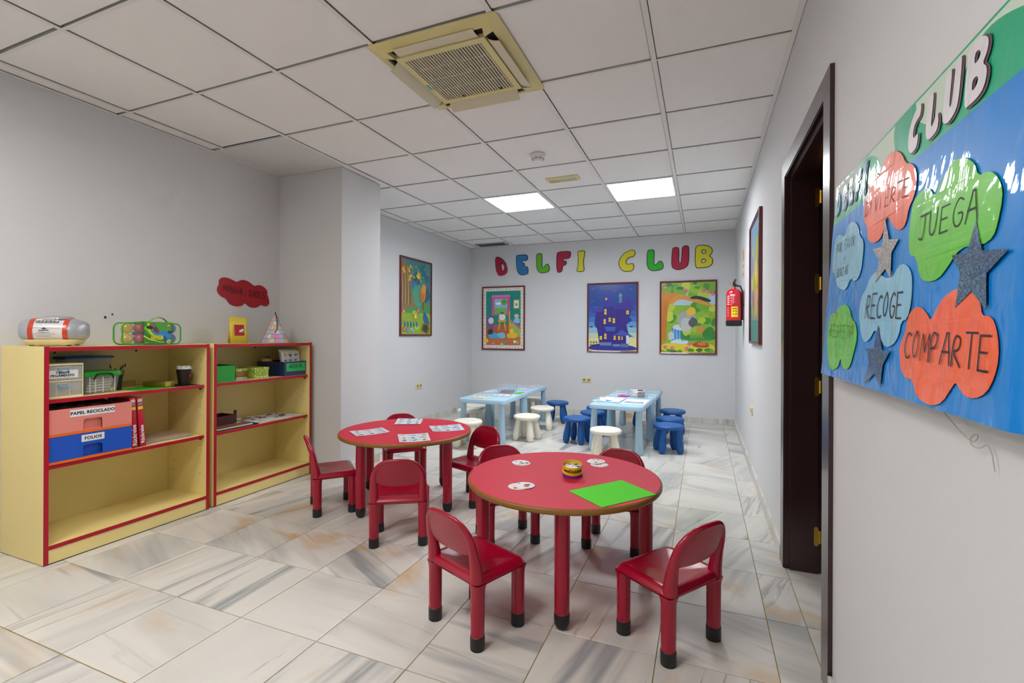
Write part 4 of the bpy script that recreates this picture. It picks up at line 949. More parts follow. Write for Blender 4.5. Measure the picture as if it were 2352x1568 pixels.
for k, (cn, lab) in enumerate((( [(-1.958,.127),(-1.807,.023),(-1.696,.219),(-1.837,.319)], 'white sheet of small drawings at the left of the far round table'),
        ([(-1.831,.448),(-1.664,.531),(-1.764,.722),(-1.947,.656)], 'white sheet of small drawings at the back edge of the far round table'),
        ([(-1.570,.493),(-1.441,.339),(-1.272,.472),(-1.405,.648)], 'white sheet of small drawings at the right of the far round table'),
        ([(-1.604,.173),(-1.460,-.011),(-1.314,.105),(-1.448,.287)], 'white sheet of small drawings nearest the viewer on the far round table'))):
    sheet('picture_sheet', lab, 'paper', cn, TZ, 'paper_cool', .0012, pictogrid(k+1), 'picture sheets on the far round table', curl(.003))
sheet('green_sheet', 'bright green craft sheet on the near round table', 'paper', [(-.289,-.473),(-.124,-.608),(.052,-.379),(-.11,-.239)], TZ, mat('craft_green', '#58DE28', rough=.85, vary=.04, scale=60), .0022)
# round game cards
def card_mesh(seed, r_=.0445):
    b = MB().lathe([(r_-.0006, 0), (r_, .0004), (r_, .0012), (r_-.0006, .0016)], 32)
    rr_ = random.Random(seed); cols = []; n = 0; L_ = []
    for k in range(9):
        a = rr_.uniform(0, 6.28); d = rr_.uniform(.2, .78)*r_*(0 if k == 0 else 1); L_.append((blob(d*math.cos(a), d*math.sin(a), rr_.uniform(.004,.009), rr_.random(), 8), rr_.choice(['#6A3AA0','#D8402E','#E8962E','#3A9AD8','#4AB04A','#2E2E34','#E8C62E'])))
    cs = sorted({c for _, c in L_}); p = MB()
    for p_, c in L_:
        n0 = len(p.v); p.v += [(x, y, .0018) for x, y in p_]; p.f.append(tuple(range(n0, n0+len(p_)))); p.m.append(cs.index(c))
    return b, p, cs
def round_card(x, y, z, label, seed, tilt_m=0, az=0, r_=.0445):
    t = thing('round_card', label, 'card', (x, y, z), 0, 'round game cards'); t.rotation_euler = (0, 0, seed)
    if tilt_m: t.rotation_euler = (Matrix.Rotation(tilt_m, 3, ax) @ Matrix.Rotation(seed, 3, 'Z')).to_euler()
    b, p, cs = card_mesh(seed, r_); b.build('disc', 'paper', t); p.build('print', [ink(c) for c in cs], t, 0); return t
round_card(-.622, -.150, TZ, 'bottom white round card of the pile at the back left of near table', 11)
round_card(-.630, -.144, TZ+.0021, 'top white round card of the pile at the back left of near table', 12)
round_card(-.505, -.498, TZ, 'lower white round card of the pair left of the green sheet', 13)
round_card(-.484, -.480, TZ+.0021, 'upper white round card of the pair left of the green sheet', 14)
round_card(-.254, -.022, TZ, 'lower white round card behind the yellow tin', 15)
round_card(-.281, .018, TZ+.0021, 'middle white round card of the pile behind the yellow tin', 16)
round_card(-.278, .022, TZ+.0042, 'top white round card of the pile behind the yellow tin', 17)
tn = thing('card_tin', 'small round yellow card tin on a purple lid, open, on the near round table', 'tin', (-.331, -.255, TZ))
pur = mat('tin_purple', '#6B2A9A', rough=.3, vary=.03); yel = mat('tin_yellow', '#E3BE1E', rough=.28, vary=.04)
MB().lathe([(.0445, 0), (.0462, .001), (.0462, .013), (.0448, .0145)], 40).build('lid', pur, tn)
def tinw(r_, z0, z1): 
    return [(r_*math.cos(2*PI*j/40), r_*math.sin(2*PI*j/40), z0 if z0 is not None else 0) for j in range(40)]
prof = [(.0435, .0150), (.0475, .0152), (.0475, .0195), (.0450, .0205), (.0450, .0515), (.0442, .0525), (.0434, .0515), (.0434, .0190)]
cam_a = math.atan2(-2.389+.255, .226+.331)
ax = Vector((math.cos(cam_a+PI/2), math.sin(cam_a+PI/2), 0)); TILT = Matrix.Translation((0,0,.0205)) @ Matrix.Rotation(R(11), 4, ax) @ Matrix.Translation((0,0,-.0150))
body = MB().lathe(prof, 40).tf(TILT); body.build('tin_body', yel, tn, 40)
MB().lathe([(.0432, .0194), (.0432, .0200)], 40).tf(TILT).build('tin_floor', mat('tin_inside', '#7E7C72', rough=.3, metal=.6), tn)
tm = text('Dobble', .021, ink('#191412'), bold=.0006)
for v in tm.vertices:
    a = cam_a + .35 + v.co.x/.0452; z = .0345 + v.co.y; v.co = (.0456*math.cos(a), .0456*math.sin(a), z)
tm.transform(TILT); link('lettering', tm, tn)
for k in range(3):
    a = cam_a - .45 - .22*k; p = MB(); n0 = 0
    pl = blob(0, 0, .0055, 40+k, 8, .4); p.v = [(.0456*math.cos(a+x/.0456), .0456*math.sin(a+x/.0456), .034+y) for x, y in pl]; p.f = [tuple(range(len(pl)))]; p.m = [0]; p.tf(TILT).build('print_mark', ink('#33251C'), tn, 0)
round_card(-.332, -.256, TZ+.0345, 'lower white round card inside the yellow tin', 21, R(11), 0, .0395)
round_card(-.330, -.252, TZ+.0420, 'upper white round card tilted inside the yellow tin', 22, R(11), 0, .0385)

# ---- on the blue tables
BZ = .4602
PC = ('#D85A5A','#6A8AC8','#E0C04A','#58585E','#C87AA8','#7AB07A')
for k, (cn, lab) in enumerate((([(-2.077,2.10),(-1.899,2.095),(-1.904,2.29),(-2.095,2.31)], 'yellowish drawing sheet on the front corner of the left blue table'),
      ([(-2.160,2.585),(-2.01,2.635),(-2.05,2.78),(-2.160,2.76)], 'white drawing sheet behind the clear pencil box, left edge of table'),
      ([(-1.917,2.355),(-1.692,2.368),(-1.707,2.506),(-1.945,2.478)], 'pink and white drawing sheet in front of the clear pencil box'),
      ([(-2.108,3.40),(-1.95,3.39),(-1.95,3.51),(-2.10,3.52)], 'drawing sheet at the back of the rear left blue table'),
      ([(-1.900,3.45),(-1.735,3.43),(-1.725,3.55),(-1.885,3.56)], 'yellow and red drawing sheet at the back right of the rear left table'),
      ([(-1.911,3.03),(-1.72,2.99),(-1.71,3.12),(-1.89,3.16)], 'drawing sheet on the front edge of the rear left blue table'),
      ([(-1.85,3.26),(-1.729,3.25),(-1.725,3.35),(-1.84,3.37)], 'small drawing sheet at the right middle of the rear left blue table'))):
    sheet('drawing_sheet', lab, 'paper', cn, BZ, mat('paper_warm', '#E6DFC0', rough=.6) if k == 0 else 'paper', .0010, pictogrid(30+k, PC), 'drawing sheets on the blue tables', curl(.002))
sheet('green_card', 'bright green plastic sheet beside the clear pencil box on left blue table', 'sheet', [(-1.755,2.60),(-1.690,2.62),(-1.695,2.76),(-1.765,2.75)], BZ, mat('card_green', '#4AD01E', rough=.4), .006)
def clear_box(label, loc, rz, hx, hy, h, cat='box', frost='#E4E8EA', group=None, name='clear_box'):
    t = thing(name, label, cat, loc, rz, group); m_ = clear_mat()
    prof = [(.012, 0), (.008, .002), (0, h-.006), (-.004, h-.004), (-.004, h), (.0005, h), (.003, h-.006), (.0105, .004)]
    MB().rings([[(x, y, z) for x, y in rrect(hx-i, hy-i, .02, 5)] for i, z in prof], True, True).build('shell', m_, t, 40); return t
def clear_mat():
    if 'clear_plastic' in MATS: return MATS['clear_plastic']
    m = bpy.data.materials.new('clear_plastic'); m.use_nodes = True; nt = m.node_tree; N = nt.nodes; L = nt.links
    for n in list(N):
        if n.type != 'OUTPUT_MATERIAL': N.remove(n)
    tr = N.new('ShaderNodeBsdfTransparent'); tr.inputs[0].default_value = (.95, .96, .97, 1)
    pb = N.new('ShaderNodeBsdfPrincipled'); pb.inputs['Base Color'].default_value = (.80, .82, .84, 1); pb.inputs['Roughness'].default_value = .18
    mx = N.new('ShaderNodeMixShader'); fr = N.new('ShaderNodeTexNoise'); fr.inputs['Scale'].default_value = 20
    mr = N.new('ShaderNodeMapRange'); mr.inputs['To Min'].default_value = .10; mr.inputs['To Max'].default_value = .17
    L.new(fr.outputs['Fac'], mr.inputs['Value']); L.new(mr.outputs[0], mx.inputs[0]); L.new(tr.outputs[0], mx.inputs[1]); L.new(pb.outputs[0], mx.inputs[2])
    out = [n for n in N if n.type == 'OUTPUT_MATERIAL'][0]; L.new(mx.outputs[0], out.inputs[0]); MATS['clear_plastic'] = m; return m
def pen(label, a, b, r_, col, cat='pen', name='felt_pen', group=None, cap='#F0F0EE'):
    a, b = Vector(a), Vector(b); t = thing(name, label, cat, a, 0, group); d = b-a
    MB().tube([Vector((0,0,0)), d*.03, d*.62, d*.66], [r_*.7, r_, r_, r_*.85], 10).build('barrel', ink(cap), t)
    MB().tube([d*.64, d*.66, d*.96, d], [r_, r_*1.08, r_*1.02, r_*.6], 10).build('cap', ink(col), t); return t
bx_, by_ = -1.868, 2.660
clear_box('clear plastic box of coloured pencils on the left blue table', (bx_, by_, BZ), R(4), .098, .115, .092)
pc = [('pink','#D8607A'),('red','#C83A3A'),('orange','#E07A3A'),('blue','#4A62A8'),('purple','#7A4A9A'),('brown','#7A4A32'),('rose','#E08A9A'),('navy','#2E3A6A'),('dark green','#3A6A4A'),('salmon','#E8907A')]
for k, (cn, c) in enumerate(pc):
    z = BZ + .010 + .0095*(k//3); x = bx_ - .052 + .048*(k % 3) + .012*(k//3 % 2)
    pen(f'{cn} coloured pencil lying in the clear box on the left blue table', (x-.006, by_-.078, z), (x+.008, by_+.078, z), .0042, c, 'pencil', 'coloured_pencil', 'pencils in the clear box', c)
sheet('painted_sheet', 'painted white sheet with blue wash hanging over the left edge of right blue table', 'paper', [(-.830,2.41),(-.548,2.36),(-.525,2.70),(-.790,2.77)], BZ+.0012, 'paper', .0012,
      [([(.01,.02),(.55,.02),(.75,.25),(.40,.35),(.05,.30)], '#2E9ADA'), ([(.02,.05),(.2,.3),(.08,.62),(.01,.5)], '#4AAEE4'), (blob(.30,.18,.10,3), '#BFE0F2'), (blob(.6,.15,.07,4), '#DDEBF4'), (blob(.78,.78,.06,5), '#EFB52E'), (blob(.10,.88,.09,6), '#C98A5A')], None, lambda u, v: .004*math.sin(u*5)**2)
sheet('painted_sheet', 'painted white sheet with red, yellow and blue stripes on the right blue table', 'paper', [(-.516,2.31),(-.295,2.33),(-.285,2.69),(-.510,2.67)], BZ, 'paper', .0012,
      [([(.02,.22),(.5,.16),(.92,.14),(.9,.30),(.45,.32),(.05,.36)], '#2FA0DC'), ([(.08,.38),(.5,.36),(.9,.36),(.85,.50),(.5,.48),(.12,.52)], '#E8734A'), ([(.3,.40),(.6,.38),(.66,.47),(.34,.49)], '#F0D84A')], None, lambda u, v: .003*math.sin(v*4)**2)
sheet('magenta_lid', 'magenta plastic lid beside the box of felt pens', 'lid', [(-.640,2.86),(-.545,2.83),(-.515,2.935),(-.610,2.965)], BZ, mat('lid_magenta', '#C81E9A', rough=.35), .009)
for k, (cn, lab) in enumerate((([(-.735,3.06),(-.61,3.03),(-.60,3.13),(-.72,3.16)], 'small drawing sheet left of the felt pen box'), ([(-.735,3.25),(-.615,3.26),(-.612,3.35),(-.73,3.35)], 'red drawing sheet at the back left of the rear right blue table'),
      ([(-.338,3.06),(-.258,3.05),(-.256,3.14),(-.336,3.15)], 'small drawing sheet right of the felt pen box'), ([(-.36,3.38),(-.266,3.39),(-.262,3.48),(-.355,3.48)], 'small drawing sheet at the back right of the rear right table'))):
    sheet('drawing_sheet', lab, 'paper', cn, BZ, 'paper', .0010, pictogrid(50+k, PC), 'drawing sheets on the blue tables', curl(.002))
bx_, by_ = -.428, 2.90
clear_box('clear plastic tub heaped with felt pens on the right blue table', (bx_, by_, BZ), R(-22), .105, .066, .078)
cols = [('green','#3AA83A'),('red','#D83A2E'),('blue','#3A62C8'),('teal','#2A9A7A'),('orange','#E8702E'),('pink','#E88AA0'),('violet','#7A5AB8'),('yellow','#E8C83A'),('black','#2A2A2E'),('lime','#8AC82E'),('brown','#8A4A2A'),('sky blue','#6AA8E0'),('dark red','#A8262E'),('grey','#8A8E96')]
rp = random.Random(5)
for k, (cn, c) in enumerate(cols):
    lv = k // 4; z = BZ + .014 + .0175*lv; yy = -.036 + .024*(k % 4); Mx = Matrix.Translation((bx_, by_, 0)) @ Matrix.Rotation(R(-22), 4, 'Z')
    t_ = rp.uniform(-.004, .004); a = Mx @ Vector((-.068, yy+t_, z)); b = Mx @ Vector((.066, yy-t_, z+(.014 if lv == 3 else 0)))
    pen(f'white felt pen with {cn} cap in the clear tub', a, b, .0075, c, group='felt pens in the tub')

# ================================================================== ON AND IN THE SHELF UNITS
S1, S2, ST = .8035, .4805, 1.0605         # heights of the shelf boards and the top
def grille_mat():
    m = mat('speaker_grille', '#A9ADB4', rough=.35, vary=0, metal=.4); N = m.node_tree.nodes; L = m.node_tree.links; b = N['Principled BSDF']
    tc = N.new('ShaderNodeTexCoord'); v = N.new('ShaderNodeTexVoronoi'); v.inputs['Scale'].default_value = 620; L.new(tc.outputs['Object'], v.inputs['Vector'])
    r = N.new('ShaderNodeValToRGB'); r.color_ramp.elements[0].color = lin('#8E9298'); r.color_ramp.elements[1].color = lin('#B9BDC3'); r.color_ramp.elements[0].position = .15; r.color_ramp.elements[1].position = .45
    L.new(v.outputs['Distance'], r.inputs[0]); L.new(r.outputs[0], b.inputs['Base Color']); return m
grille_mat()
# ---- radio (local: x = width, -y = front)
rd = thing('portable_radio', 'silver portable radio with orange bands and oval speakers on the shelf top', 'radio', (-2.925, -.985, 1.0635), R(48))
white = mat('radio_white', '#DCDCE0', rough=.22, vary=.02, coat=.3); orng = mat('radio_orange', '#C8432A', rough=.3, vary=.03, coat=.3); rgrey = mat('radio_grey', '#A7ABB2', rough=.3, vary=.03, metal=.3); cream = mat('radio_cream', '#E4D9AE', rough=.4)
def rsec(x):
    k = 1.0 if abs(x) < .058 else math.sqrt(max(.0, 1-((abs(x)-.058)/.080)**2)); o = []
    for j in range(32):
        a = 2*PI*j/32; c, s_ = math.cos(a), math.sin(a); e = .62
        y = .095*k*math.copysign(abs(c)**e, c); z = .062*(.35+.65*k)*math.copysign(abs(s_)**.75, s_)
        y = y*(1.0-.18*max(0, z)/.062); o.append((x, y, .080+z))
    return o
def loft(name, xs_, m_, par, sc_=1.0): 
    mb = MB().rings([[(x, y*sc_, .08+(z-.08)*sc_) for x, y, z in rsec(x)] for x in xs_]); return mb.build(name, m_, par, 50)
loft('body', [-.058, -.03, 0, .03, .058], white, rd)
for s in (-1, 1):
    bd = [s*x for x in (.057, .064, .070, .077)]; loft('band', sorted(bd), orng, rd, 1.025)
    loft('speaker', sorted([s*x for x in (.075, .086, .097, .108, .118, .126, .132, .1355, .1375)]), 'speaker_grille', rd)
MB().rings([[(x, y, z) for x, y in rrect(hx, hy, .03, 6)] for hx, hy, z in ((.088, .070, .004), (.096, .078, .008), (.108, .090, .026), (.110, .091, .032))]).build('base', cream, rd, 40)
for sx in (-1, 1):
    for sy in (-1, 1): MB().lathe([(.009, 0), (.010, .002), (.010, .005)], 12, (sx*.072, sy*.055, 0)).build('foot', 'black_plastic', rd)
ld = MB().rings([[(.01+x, .012+y, z) for x, y in rrect(hx, hy, min(.045, hx*.9, hy*.9), 8)] for hx, hy, z in ((.060, .062, .139), (.058, .060, .147), (.050, .050, .1535), (.025, .025, .155))]).build('disc_lid', rgrey, rd, 60)
for k in range(6): MB().rbox((-.050+.0150*k, -.083, .118), (-.0370+.0150*k, -.066, .1305), .002).build('key', rgrey, rd)
MB().lathe([(.016, .136), (.016, .1425), (.013, .144)], 20, (.044, -.05, 0)).build('dial', rgrey, rd); MB().lathe([(.008, .135), (.008, .142)], 14, (.056, -.02, 0)).build('knob', rgrey, rd)
MB().rbox((-.03, -.062, .132), (.02, -.05, .1425), .002).build('tuner_window', mat('radio_pale', '#C9C4B8', rough=.2), rd)
MB().box((-.057, -.0972, .0935), (.057, -.0960, .0945)).build('seam', ink('#5A5C60'), rd, 0)
lg = shape([[(-.012,0),(.0,.007),(.004,.004),(.014,-.001),(.006,.0005),(.002,-.001)]], .0003, ink('#17181A')); upright(lg, .0972, -.012, .087); link('logo_mark', lg, rd)
for z, w, c, h in ((.0795,.020,'#2A2B30',.0042), (.069,.024,'#3A3B40',.0022), (.0615,.046,'#8A8C92',.0020), (.050,.028,'#7A7C82',.0034)):
    n_ = 9 if h > .003 else 12
    for q in range(n_): 
        x = -.014 - w + 2*w*(q+.1)/n_; MB().box((x, -.0974, z-h/2), (x+2*w/n_*.7, -.0970, z+h/2)).build('small_print', ink(c), rd, 0)
# ---- ball set in a clear carry case
bg = thing('ball_case', 'clear carry case with green piping and printed green sleeve on the shelf top', 'ball set', (-2.865, -.570, ST), R(88))
def outline(k=0): return [(x, z+.067) for x, z in rrect(.162-k, .066-k, .030, 6)]
O = outline(.004)
for y in (-.043, .043): MB().tube([(x, y, z) for x, z in O + [O[0]]], .0042, 8).build('piping', mat('piping_green', '#35A52A', rough=.3), bg)
MB().rings([[(x, y, z) for x, z in outline(.004)] for y in (-.043, .043)], True, True).build('clear_shell', clear_mat(), bg, 50)
slv = MB().rings([[(-.052, y, z) for y, z in ((-.0475,.004),(.0475,.004),(.0475,.138),(-.0475,.138))], [(.102, y, z) for y, z in ((-.0475,.004),(.0475,.004),(.0475,.138),(-.0475,.138))]], False, False); slv.build('sleeve', mat('sleeve_green', '#1F8A22', rough=.3, vary=.04), bg, 0)
SLV = [(rc(-.052,.004,.102,.138), '#1E8426'), ([(-.045,.138),(.102,.138),(.102,.085),(-.01,.085),(-.04,.12)], '#4BA41E'), ([(-.005,.085),(.102,.085),(.102,.045),(.04,.03),(.0,.06)], '#2E86D2'), ([(-.052,.10),(-.02,.06),(.03,.035),(.102,.018),(.102,.03),(.02,.055),(-.02,.085),(-.04,.115)], '#7CC022'), ([(-.052,.05),(-.02,.03),(.03,.018),(.06,.014),(.06,.018),(.02,.024),(-.02,.038),(-.052,.058)], '#E6DA28'),
       ([(-.035,.13),(-.022,.13),(-.016,.085),(.0,.06),(-.006,.058),(-.026,.083)], '#E6DA28'), (blob(-.018,.105,.018,3,ay=.6), '#251B1E'), (blob(.012,.093,.016,4), '#5A3A6A'), (blob(.02,.08,.011,5), '#7A3A30'), (blob(.0,.12,.012,6), '#8A5A78'), (ell(.068,.118,.008), '#2E86D2'), (ell(.076,.116,.006), '#E0662E'), (ell(.085,.118,.006), '#E8C02E'), (blob(.09,.078,.014,7,ay=.6), '#1F3A1E'), (ell(.084,.018,.010), '#E8E4E0'), (ell(.084,.018,.006), '#C83A6A'), (rc(-.046,.012,-.028,.017), '#E8783A'), ([(.06,.06),(.08,.03),(.05,.02),(.058,.04)], '#1A4FA8')]
a_ = art_mesh(SLV, .00008); a_.transform(Matrix.Translation((0, -.0476, 0))); link('sleeve_print', a_, bg)
tm = text('BOCCIA\nPLAYSET', .0175, ink('#EADB3A'), bold=.0007, linesp=.8); upright(tm, .0500, .018, .044, PI + .06); o = link('lettering', tm, bg); 
hnd = [(-.075,.0,.129), (-.055,0,.137), (.0,0,.140), (.03,0,.158), (.055,0,.168), (.08,0,.160), (.098,0,.146), (.104,0,.132)]
MB().tube(hnd, [(.002,.011)]*8, 8, flat=(0,0,1)).build('handle', mat('strap_green', '#6FC21E', rough=.45), bg)
Mb = Matrix.Translation((-2.865, -.570, ST)) @ Matrix.Rotation(R(88), 4, 'Z')
def ball(label, x, y, z, r_, c, name='play_ball'):
    t = thing(name, label, 'ball', Mb @ Vector((x, y, z)), 0, 'balls in the carry case'); m_ = mat('ball_' + c, c, rough=.18, vary=.05, coat=.5)
    MB().lathe([(r_*math.sin(PI*k/14)+.0001, -r_*math.cos(PI*k/14)) for k in range(15)], 24).build('shell', m_, t, 80)
    MB().tube([(1.002*r_*math.cos(2*PI*k/28), 0, 1.002*r_*math.sin(2*PI*k/28)) for k in range(29)], .0006, 5).build('seam', m_, t); return t
for lab, x, z, c in (('yellow ball, upper, at the left of the carry case',-.115,.099,'#D9B52E'),('yellow ball, lower, at the left of the carry case',-.115,.0365,'#D9B52E'),('red ball, upper, half behind the printed sleeve',-.048,.099,'#B0404A'),('red ball, lower, half behind the printed sleeve',-.048,.0365,'#B0404A'),('blue ball, upper, at the right of the carry case',.121,.099,'#15629A'),('blue ball, lower, at the right of the carry case',.121,.0365,'#15629A')): ball(lab, x, 0, z, .0308, c)
ball('small black jack ball between the yellow and red balls', -.084, -.012, .068, .0105, '#2A2C34')

# ---- things on top of the second unit
yc = thing('yellow_card', 'yellow folded card with red square standing on the corner shelf unit', 'card', (-2.90, .068, ST), R(90))
def ycard(x0, x1, h, ang, curl_=.012):
    mb = MB(); n = 8; rows = []
    for i in range(n+1):
        f = i/n; x = x0+(x1-x0)*f; y = curl_*(2*f-1)**2
        rows.append([(x, y, .0005), (x+.003*f, y+ang*h, h-.006*f)])
    mb.rings(rows, False, False, False)
    return mb
yp = mat('card_yellow', '#E9D24E', rough=.55, vary=.03)
f_ = ycard(-.070, .070, .194, .10).build('front_leaf', yp, yc, 60); so = f_.modifiers.new('thick', 'SOLIDIFY'); so.thickness = .0012
b_ = ycard(-.070, .070, .190, -.10); b_.v = [(x, .045+y*-1*.0 + (0 if z < .01 else -.025), z) for x, y, z in b_.v]; b_ = b_.build('rear_leaf', yp, yc, 60); so = b_.modifiers.new('thick', 'SOLIDIFY'); so.thickness = .0012
MB().quad((-.044,.0025,.055),(.034,.0020,.055),(.034,.0095,.135),(-.044,.0105,.135)).build('red_square', ink('#B8102C'), yc, 0)
tg = MB().box((-.017,-.006,-.008),(.017,-.002,.008)).tf(Matrix.Translation((.004,.001,.092)) @ Matrix.Rotation(R(-25), 4, 'Y')).build('white_tag', 'paper', yc, 0)
MB().box((-.012,-.0063,-.006),(.012,-.0058,.006)).tf(Matrix.Translation((.014,.001,.083)) @ Matrix.Rotation(R(-25), 4, 'Y')).build('green_print', ink('#8A9A3A'), yc, 0)
ph = thing('party_hat', 'paper cone party hat with coloured grid pattern on the corner shelf unit', 'party hat', (-2.90, .369, ST+.0008))
hm = bpy.data.materials.new('hat_grid'); hm.use_nodes = True; N = hm.node_tree.nodes; L = hm.node_tree.links; MATS['hat_grid'] = hm
HC = ['#E9B7C8', '#BFD3EE', '#EFE6A0', '#DCC3EC', '#F0F0F2', '#CDE6C8', '#F2C9B0', '#E6A6C6']
hat = MB(); rows, seg = 7, 16; Hh, Rb = .238, .100
for i in range(rows):
    for j in range(seg):
        def P_(f, a, s_=1.0): return (Rb*(1-f)*s_*math.cos(a), Rb*(1-f)*s_*math.sin(a), Hh*f)
        f0, f1 = i/rows, (i+1)/rows; a0, a1 = 2*PI*(j+.15*i)/seg, 2*PI*(j+1+.15*i)/seg
        hat.quad(P_(f0,a0), P_(f0,a1), P_(f1,a1), P_(f1,a0), mi=random.randrange(len(HC)))
me = hat.mesh('cone', [ink(c) for c in HC], 0); link('cone', me, ph)
for i in range(1, rows): 
    r_ = Rb*(1-i/rows)+.0004; MB().tube([(r_*math.cos(2*PI*k/24), r_*math.sin(2*PI*k/24), Hh*i/rows) for k in range(25)], .0011, 5).build('grid_line', ink(['#4A4A60','#3A7AA8','#5AA86A','#A85A8A','#4A4A60','#A8883A'][i-1]), ph)
for j in range(8):
    a = 2*PI*j/8; MB().tube([((Rb*(1-f)+.0004)*math.cos(a+f*.5), (Rb*(1-f)+.0004)*math.sin(a+f*.5), Hh*f) for f in (0,.25,.5,.75,.97)], .0010, 5).build('grid_line', ink(['#5AA86A','#A85A8A'][j % 2]), ph)
MB().tube([(.004,-.004,Hh-.008), (.03,-.014,.20), (.048,-.022,.15), (.060,-.036,.10), (.052,-.050,.082)], .003, 6).build('ribbon', 'black_plastic', ph)
MB().tube([(.0,0,Hh-.012), (0,0,Hh+.004)], [.006,.002], 8).build('tip', ink('#3A4A50'), ph)
sheet('green_paper_scrap', 'thin dark green paper lying under the party hat', 'paper', [(-3.02,.27),(-2.80,.25),(-2.79,.49),(-3.0,.50)], ST, ink('#2E5A3A'), .0006)

# ---- first unit, upper shelf
def drawer_unit():
    x0, x1, y0, y1, z1 = -2.985, -2.762, -1.093, -.942, .975
    t = thing('drawer_organiser', 'small cream two-drawer organiser with blue handles and scissors label', 'drawer box', ((x0+x1)/2, (y0+y1)/2, S1)); cx, cy = (x0+x1)/2, (y0+y1)/2
    def b(name, m_, *bx, par=t):
        mb = MB()
        for (a0,b0,c0),(a1,b1,c1) in bx: mb.box((a0-cx,b0-cy,c0-S1),(a1-cx,b1-cy,c1-S1))
        return mb.build(name, m_, par, 0)
    th_ = .004; Z = S1
    b('carcass', mat('organiser_cream', '#E8DFB4', rough=.4), ((x0,y0,Z),(x1,y0+th_,z1)), ((x0,y1-th_,Z),(x1,y1,z1)), ((x0,y0,Z),(x0+th_,y1,z1)), ((x0,y0+th_,z1-.009),(x1+.003,y1-th_,z1)), ((x0+th_,y0+th_,Z),(x1,y1-th_,Z+.010)), ((x0+th_,y0+th_,.884),(x1,y1-th_,.891)))
    fro = mat('frosted_drawer', '#A9AAA2', rough=.25, vary=.12, scale=25, coat=.3)
    for k, (za, zb) in enumerate(((.8145,.8825), (.8925,.9645))):
        d = b('drawer', fro, ((x0+.01,y0+.006,za),(x1-.002,y1-.006,zb)))
        yc_ = (y0+y1)/2 - .008
        MB().tube([(x1-cx, yc_-.021-cy, zb-.012-S1), (x1+.010-cx, yc_-.017-cy, zb-.024-S1), (x1+.014-cx, yc_-cy, zb-.030-S1), (x1+.010-cx, yc_+.017-cy, zb-.024-S1), (x1-cx, yc_+.021-cy, zb-.012-S1)], .0035, 8).build('handle', mat('handle_blue', '#5E9CC8', rough=.35), d)
        b('moulding', mat('organiser_cream', '#E8DFB4'), ((x1-.002,yc_-.028,za),(x1-.0008,yc_-.026,zb-.008)), ((x1-.002,yc_+.026,za),(x1-.0008,yc_+.028,zb-.008)), ((x1-.002,yc_-.028,zb-.008),(x1-.0008,yc_+.028,zb-.006)), par=d)
        if k == 1:
            lb = b('label_card', 'paper', ((x1-.0018,y0+.002,za+.010),(x1-.0002,y1-.022,zb-.022)), par=d)
            tm = text('TIJERAS\nPEGAMENTO', .0165, ink('#17171A'), bold=.0005, linesp=.95)
            tm.transform(Matrix.Translation((x1-cx+.0003, (y0+y1-.020)/2-cy, (za+zb-.012)/2-S1)) @ Matrix.Rotation(PI/2, 4, 'Z') @ XZ); link('lettering', tm, d)
    return t
drawer_unit()
gb = clear_box('clear storage box with green lid and black clip handle on upper shelf', (-2.868, -.832, S1), 0, .062, .084, .093)
MB().rings([[(x, y, z) for x, y in rrect(.068-i, .091-i, .014, 5)] for i, z in ((0,.0935),(0,.114),(.003,.118),(.006,.119))]).build('lid', mat('lid_green', '#17A022', rough=.35), gb)
for y in (-.03, .03): MB().tube([(.062, y, .104), (.0715, y, .106), (.0755, y, .098)], .0035, 8).build('clip_end', 'black_plastic', gb)
MB().tube([(.072, -.048, .075), (.074, -.044, .082), (.0755, -.036, .104), (.0755, -.02, .108), (.0755, .02, .108), (.0755, .036, .104), (.074, .044, .084), (.072, .042, .078)], .0036, 8).build('clip_handle', 'black_plastic', gb)
for y in (-.060,-.035,.0,.055): MB().box((.0618, y-.0025, .006), (.0632, y+.0025, .090)).build('rib', mat('frost_rib', '#C9CDC9', rough=.4), gb, 0)
rq = random.Random(8)
for k in range(5):
    z = S1+.012+.0145*k; pen(('lowest','second lowest','middle','second highest','topmost')[k] + ' white stick lying in the green-lidded box', (-2.84, -.895+.004*k, z), (-2.84, -.785+.005*k, z+.002), .0052, '#D8D6CE', 'stick', 'craft_stick', 'sticks in the green-lidded box', '#E6E4DA')
ye = thing('yellow_star_bead', 'small yellow plastic shape in the green-lidded box', 'bead', (-2.822, -.786, S1+.006)); MB().prism([(r_*math.cos(PI*k/5), r_*math.sin(PI*k/5)) for k, r_ in enumerate([.011,.006]*5)], 0, .006).tf(Matrix.Translation((0,0,.012)) @ Matrix.Rotation(PI/2, 4, 'Y')).build('star', ink('#E3CF2A'), ye, 0)
bb = clear_box('clear storage box with blue lid at the back of the upper shelf', (-3.015, -.815, S1), 0, .060, .108, .183)
MB().rings([[(x, y, z) for x, y in rrect(.066-i, .117-i, .014, 5)] for i, z in ((0,.1835),(0,.192),(.004,.196))]).build('lid', mat('lid_blue', '#1550A8', rough=.35), bb)
pp = thing('brush_pot', 'black tapered brush pot behind the green-lidded box', 'pot', (-2.890, -.716, S1))
MB().lathe([(.016, 0), (.0165, .001), (.0215, .088), (.0222, .090), (.0205, .090), (.015, .004)], 20).build('pot', 'black_plastic', pp)
